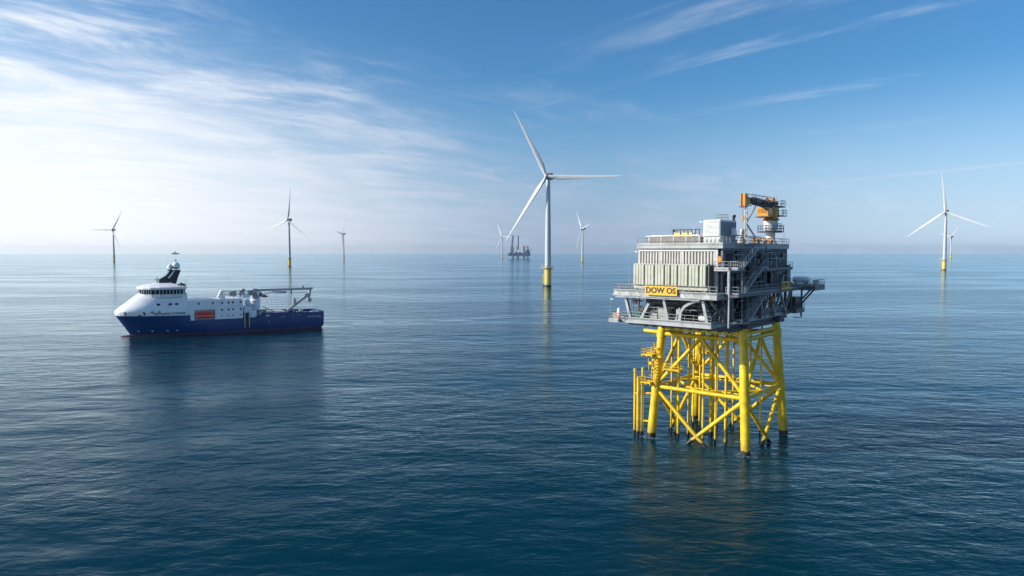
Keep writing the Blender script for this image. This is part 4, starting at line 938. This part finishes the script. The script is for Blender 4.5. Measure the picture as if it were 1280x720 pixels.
# walk-to-work gangway forward of the crane
g = thing('gangway', 'long grey lattice gangway lying over the roof of the ship accommodation block', 'gangway', SW_(35, 3.5, 14.5), SA)
b = MB(); b.lattice((-6.5, 0, 2.2), (8.2, 0, 2.4), 1.5, 1.7, .13, 1.6); b.build('bridge_truss', CRG, g)
b = MB(); b.box(-6.5, 8.0, -.6, .6, 1.35, 1.5); b.build('walkway', SHIPD, g)
b = MB(); b.lathe((-2.5, 0, 0), [(1.5, 0), (1.4, 1.2), (1.1, 1.5)], 20); b.box(6.6, 8.4, -1, 1, 0, 1.6); b.bar((8.6, 0, .2), (7.0, 0, 3.6), .7, .7); b.bar((6.4, 0, .0), (8.4, 0, 3.2), .5, .5); b.build('support_base', SHIPW, g)
b = MB(); b.tube((9.3, .6, .3), (7.9, .6, 3.3), .55, .55, 14); b.build('telescopic_end', SHIPW, g)
b = MB(); b.lathe((-1.1, 0, 3.2), [(.1, -.8), (.9, -.8), (.9, .8), (.1, .8)], 16, 0, 'Y'); b.build('winch_drum', CRG, g)
b = MB()
for k in range(14): x_ = random.uniform(-6, 4); b.box(x_, x_ + random.uniform(.3, 1.0), -.9, .9, random.uniform(.2, 2.6), random.uniform(2.7, 3.6))
b.build('machinery', CRG, g)
sd = thing('satellite_dome', 'white dome on a pedestal between accommodation block and crane tower', 'satellite dome', SW_(32.6, 6.5, 11.0), SA)
b = MB(); b.ball((0, 0, 1.7), 1.3, 20); b.build('dome', SHIPW, sd); b = MB(); b.tube((0, 0, 0), (0, 0, .6), .5, .5, 12); b.build('base', CRG, sd)
# lifeboat in its recess
lb = thing('lifeboat', 'enclosed bright red lifeboat hanging in the side recess of the ship', 'lifeboat', SW_(50.6, 8.75, 6.35), SA)
rr = []
for k in range(13):
    t_ = -1 + k / 6; s_ = max(.05, 1 - abs(t_) ** 3.2) ** .6; rr.append([(t_ * 3.75, 1.25 * s_ * math.cos(a_), 1.5 + 1.28 * (.35 + .65 * s_) * math.sin(a_)) for a_ in [2 * PI * i / 16 for i in range(16)]])
b = MB(); b.loft(rr, 0, True); b.build('boat_hull', ORG, lb)
b = MB(); b.loft([[(x, y, z) for x, y in ((-2.6, -.8), (2.0, -.8), (2.0, .8), (-2.6, .8))] for z in (2.3,)] + [[(x, y, 3.0) for x, y in ((-1.9, -.6), (1.4, -.6), (1.4, .6), (-1.9, .6))]]); b.build('canopy', ORG, lb)
b = MB()
for k in range(5): b.box(-2.4 + k * 1.0, -2.0 + k * 1.0, 1.16, 1.24, 1.9, 2.2)
b.build('window', GLASS, lb)
b = MB(); b.bar((-3.9, 1.28, 1.35), (3.9, 1.28, 1.35), .1, .12); b.build('rubbing_strake', SHIPW, lb)
dv = thing('lifeboat_davit', 'white davit arms above the red lifeboat in the ship side', 'davit', SW_(50.6, 7.2, 6.02), SA)
for x_ in (-3.2, 3.2): MB().bar((x_, -.4, .0), (x_, -.3, 3.9), .3, .3).bar((x_, -.3, 3.9), (x_, 1.5, 4.1), .3, .3).tube((x_, 1.2, 4.0), (x_, 1.2, 3.0), .04, .04, 5).build('davit_arm', SHIPW, dv)

# ================================================================== WIND TURBINES
HUB = 109.0
def make_turbine():
    t_ = thing('wind_turbine', '', 'wind turbine', (0, 0, 0), 0, 'wind turbines across the sea')
    parts = {}
    tp = MB().tube((0, 0, -6), (0, 0, 18.6), 3.45, 3.45, 36).build('transition_piece', YELP, t_)
    b = MB(); b.lathe((0, 0, 18.3), [(3.4, 0), (5.6, 0), (5.6, .35), (3.3, .35)], 36); b.rail([(5.5 * math.cos(k * PI / 9), 5.5 * math.sin(k * PI / 9), 18.65) for k in range(19)], step=2.5, r=.07, toe=False)
    b.box(-7.2, -4.5, -1.4, 1.4, 18.3, 18.6); b.rail([(-5, -1.4, 18.6), (-7.2, -1.4, 18.6), (-7.2, 1.4, 18.6), (-5, 1.4, 18.6)], step=1.2, r=.07, toe=False)
    for k in range(6): a_ = k * PI / 3; b.bar((3.4 * math.cos(a_), 3.4 * math.sin(a_), 16.4), (5.3 * math.cos(a_), 5.3 * math.sin(a_), 18.2), .25, .25)
    b.build('work_platform', YELP, tp)
    b = MB()
    for y_ in (-1.0, 1.0): b.tube((-4.9, y_, -4), (-4.9, y_, 11), .28, .28, 10); b.tube((-4.9, y_, 10.5), (-3.3, y_, 12.0), .22, .22, 8); b.tube((-4.9, y_, 3), (-3.3, y_, 3), .2, .2, 8)
    for k in range(40): b.tube((-4.6, -.3, .4 + k * .45), (-4.6, .3, .4 + k * .45), .04, .04, 5)
    for y_ in (-.3, .3): b.tube((-4.6, y_, -2), (-4.6, y_, 18.3), .06, .06, 6)
    b.build('boat_landing', YELP, tp)
    b = MB(); b.tube((-6.8, 1.2, 18.6), (-6.8, 1.2, 22.2), .16, .14, 8); b.bar((-6.8, 1.2, 22.1), (-8.4, 1.2, 23.2), .2, .25); b.build('davit', WHITE, tp)
    b = MB(); b.lathe((0, 0, 0), [(3.15, 18.65), (2.95, 40), (2.7, 60), (2.3, 85), (1.95, HUB - 2.4)], 40)
    for z_, r_ in ((44, 2.90), (76, 2.47)): b.tube((0, 0, z_), (0, 0, z_ + .12), r_, r_, 40)
    b.build('tower', TURB, t_)
    MB().box(-.5, .5, -3.3, -3.05, 19, 21.2).build('door', mat('door_dark', (.2, .22, .24), .5), t_)
    nac = MB(); rr = []
    for y_, w_, z0, z1 in ((-3.6, 1.9, -1.9, 1.9), (-3.0, 2.6, -2.4, 2.5), (-1, 2.9, -2.6, 2.8), (5, 2.9, -2.6, 2.8), (8.2, 2.8, -2.2, 2.8), (9.4, 2.3, -1.4, 2.5)):
        rr.append([(w_ * math.copysign(abs(math.cos(a_)) ** .55, math.cos(a_)), y_, (z0 + z1) / 2 + (z1 - z0) / 2 * math.copysign(abs(math.sin(a_)) ** .55, math.sin(a_))) for a_ in [2 * PI * (i + .5) / 20 for i in range(20)]])
    nac.loft(rr, 0, True); nc = nac.build('nacelle', TURB, t_, (0, 0, HUB))
    b = MB(); b.box(-2.4, 2.4, 1.0, 8.0, 2.85, 3.0); b.rail([(-2.4, 1, 3), (2.4, 1, 3), (2.4, 8, 3), (-2.4, 8, 3), (-2.4, 1, 3)], step=1.7, r=.08, h=1.2); b.box(-2.46, 2.46, .95, 1.05, 3.0, 4.1); b.box(2.4, 2.5, 1, 8, 3.0, 4.1); b.box(-2.5, -2.4, 1, 8, 3, 4.1)
    b.build('hoist_deck', mat('hoist_red', (.36, .04, .05), .5), nc)
    b = MB(); b.box(-1.6, 1.6, 8.4, 9.6, 2.6, 3.9); b.tube((1, 9, 3.8), (1, 9, 6.2), .07, .05, 6); b.build('cooler', DKST, nc)
    b = MB(); b.lathe((0, 0, 0), [(.05, -3.6), (.9, -3.4), (1.7, -2.7), (2.15, -1.6), (2.3, -.4), (2.3, .8), (2.0, 1.2)], 28, 0, 'Y'); b.build('hub', TURB, t_, (0, -5.0, HUB))
    def blade_mesh():
        rg = []
        for k in range(26):
            s_ = k / 25; x = 1.6 + 75.6 * s_
            if s_ < .16: q_ = s_ / .16; q_ = q_ * q_ * (3 - 2 * q_); ch = 3.1 + (5.0 - 3.1) * q_; th = 3.1 * (1 - q_) + 1.6 * q_
            else: q_ = (s_ - .16) / .84; ch = 5.0 * (1 - q_) ** .95 + .55 * q_; th = 1.6 * (1 - q_) ** 1.5 + .12
            if s_ > .97: ch *= (1 - (s_ - .97) / .03 * .75)
            tw = R(18) * (1 - s_) ** 1.6 + R(4); pb = -2.6 * s_ * s_          # pre-bend forward
            off = .28 * ch - (3.1 * .28 - 0) * 0
            ring = []
            for i in range(16):
                a_ = 2 * PI * i / 16; cx_ = math.cos(a_); sy_ = math.sin(a_)
                zz_ = cx_ * ch / 2 - (.18 * ch if s_ > .05 else 0) * min(1, s_ / .16); yy_ = sy_ * th / 2 * (1 - .35 * (1 - cx_) / 2 if s_ > .1 else 1)
                ring.append((x, pb + yy_ * math.cos(tw) - zz_ * math.sin(tw), zz_ * math.cos(tw) + yy_ * math.sin(tw)))
            rg.append(ring)
        return MB().loft(rg, 0, True)
    b0 = blade_mesh().build('blade', TURB, t_, (0, -5.6, HUB))
    for _ in range(2):
        c_ = b0.copy(); col.objects.link(c_); c_.parent = t_
    return t_
def kids(o): return [c_ for c_ in bpy.data.objects if c_.parent == o]
def copy_tree(o, parent=None):
    c_ = o.copy(); col.objects.link(c_); c_.parent = parent
    for ch in kids(o): copy_tree(ch, c_)
    return c_
proto = make_turbine()
def place_turbine(t_, x, y, yaw, phase, label):
    t_.location = (x, y, drop(math.hypot(x, y))); t_['label'] = label
    t_.rotation_euler = (0, 0, math.atan2(-y, -x) + PI / 2 - R(yaw))
    k = 0
    for c_ in kids(t_):
        if c_.name.startswith('blade'): c_.rotation_euler = (Matrix.Rotation(R(-5), 3, 'X') @ Matrix.Rotation(-R(phase + 120 * k), 3, 'Y')).to_euler(); k += 1
TB = [(36.1, 685, 19, -2, 'largest wind turbine, standing on a yellow base in the middle of the view'),
      (-1367, 2346, 40, 60, 'pale wind turbine farthest to the left, beyond the bow of the ship'),
      (-527, 1618, 36, 85, 'dark-looking wind turbine left of centre, behind the stern half of the ship'),
      (-711, 2887, 106, 8, 'small wind turbine right behind the stern of the ship, its nacelle to the right'),
      (-48, 3412, 50, 0, 'tiny wind turbine directly left of the jack-up barge'),
      (230.5, 2234, 68, 10, 'wind turbine seen nearly edge-on between the largest turbine and the substation'),
      (813.7, 1285, 14, 97, 'bright white wind turbine on a pale yellow base, right of the substation'),
      (2184, 3400, 50, 45, 'faint hazy wind turbine half hidden behind the bright turbine on the right')]
for i, (x, y, yaw, ph, lb_) in enumerate(TB):
    place_turbine(proto if i == 0 else copy_tree(proto), x, y, yaw, ph, lb_)

# ================================================================== JACK-UP BARGE
JX, JY = 50.0, 3500.0
jk = thing('jackup_barge', 'dark jack-up barge with upright lattice legs and a raised crane on the horizon', 'jack-up barge', (JX, JY, drop(3500)), R(-14))
b = MB(); b.prism([(-66, -18), (-74, 0), (-66, 18), (40, 18), (44, 0), (40, -18)], 12, 28); b.build('hull', RIGB, jk)
for i, (x_, y_, zt) in enumerate(((-47, -14, 66), (-22, -14, 66), (-22, 14, 116), (-47, 14, 60), (12, -14, 66), (30, -14, 66), (12, 14, 62), (30, 14, 62))):
    MB().tube((x_, y_, -8), (x_, y_, zt), 2.2 if zt < 100 else 3.0, None, 8).build('jacking_leg', RIGB if i != 4 and i != 5 else mat('rig_red', (.16, .10, .14), .5), jk)
b = MB(); b.box(16, 40, -15, 15, 24, 36); b.box(24, 36, -12, 12, 36, 42); b.build('accommodation_block', RIGB, jk)
b = MB(); b.lathe((44, 0, 44), [(.1, 0), (13, 0), (13, 1.5), (.1, 1.5)], 8); b.bar((33, 0, 40), (42, 0, 44), 2, 2); b.build('helideck', RIGB, jk)
b = MB(); b.lathe((-52, -6, 24), [(6, 0), (6, 8), (7, 12), (6, 20), (3, 24)], 14); b.build('crane_house', RIGB, jk)
b = MB(); b.lattice((-52, -6, 36), (-44, -6, 118), 6, 5, .9, 8); b.bar((-44, -6, 117), (-66, -6, 116), 1.2, 1.2); b.tube((-58, -6, 36), (-58, -6, 66), 1.2, 1.0, 6); b.tube((-58, -6, 64), (-45, -6, 108), .5, .5, 5); b.build('crane_boom', RIGB, jk)
b = MB(); b.box(-38, -34, -16, -10, 24, 33); b.tube((-14, -14, 24), (-14, -14, 44), 3, 3, 10); b.build('white_module', WHITE, jk)
b = MB()
for k in range(16): x_ = random.uniform(-60, 14); b.box(x_, x_ + random.uniform(3, 9), random.uniform(-16, -6), random.uniform(0, 10), 24, 24 + random.uniform(3, 10))
b.build('deck_cargo', RIGB, jk)
# tiny vessel on the horizon
dv = thing('distant_vessel', 'tiny dark vessel on the horizon above the ship mast', 'ship', (-5860, 11900, drop(13260)), R(10))
b = MB(); rr = []
for x_, w_ in ((-60, 8), (-50, 11), (30, 11), (60, 1)): rr.append([(x_, -w_, 22), (x_, w_, 22), (x_ * .95, w_ * .8, 0), (x_ * .95, -w_ * .8, 0)])
b.loft(rr); b.build('hull', RIGB, dv); MB().box(-20, 10, -8, 8, 22, 38).box(-8, 2, -5, 5, 38, 50).build('superstructure', LGREY, dv)
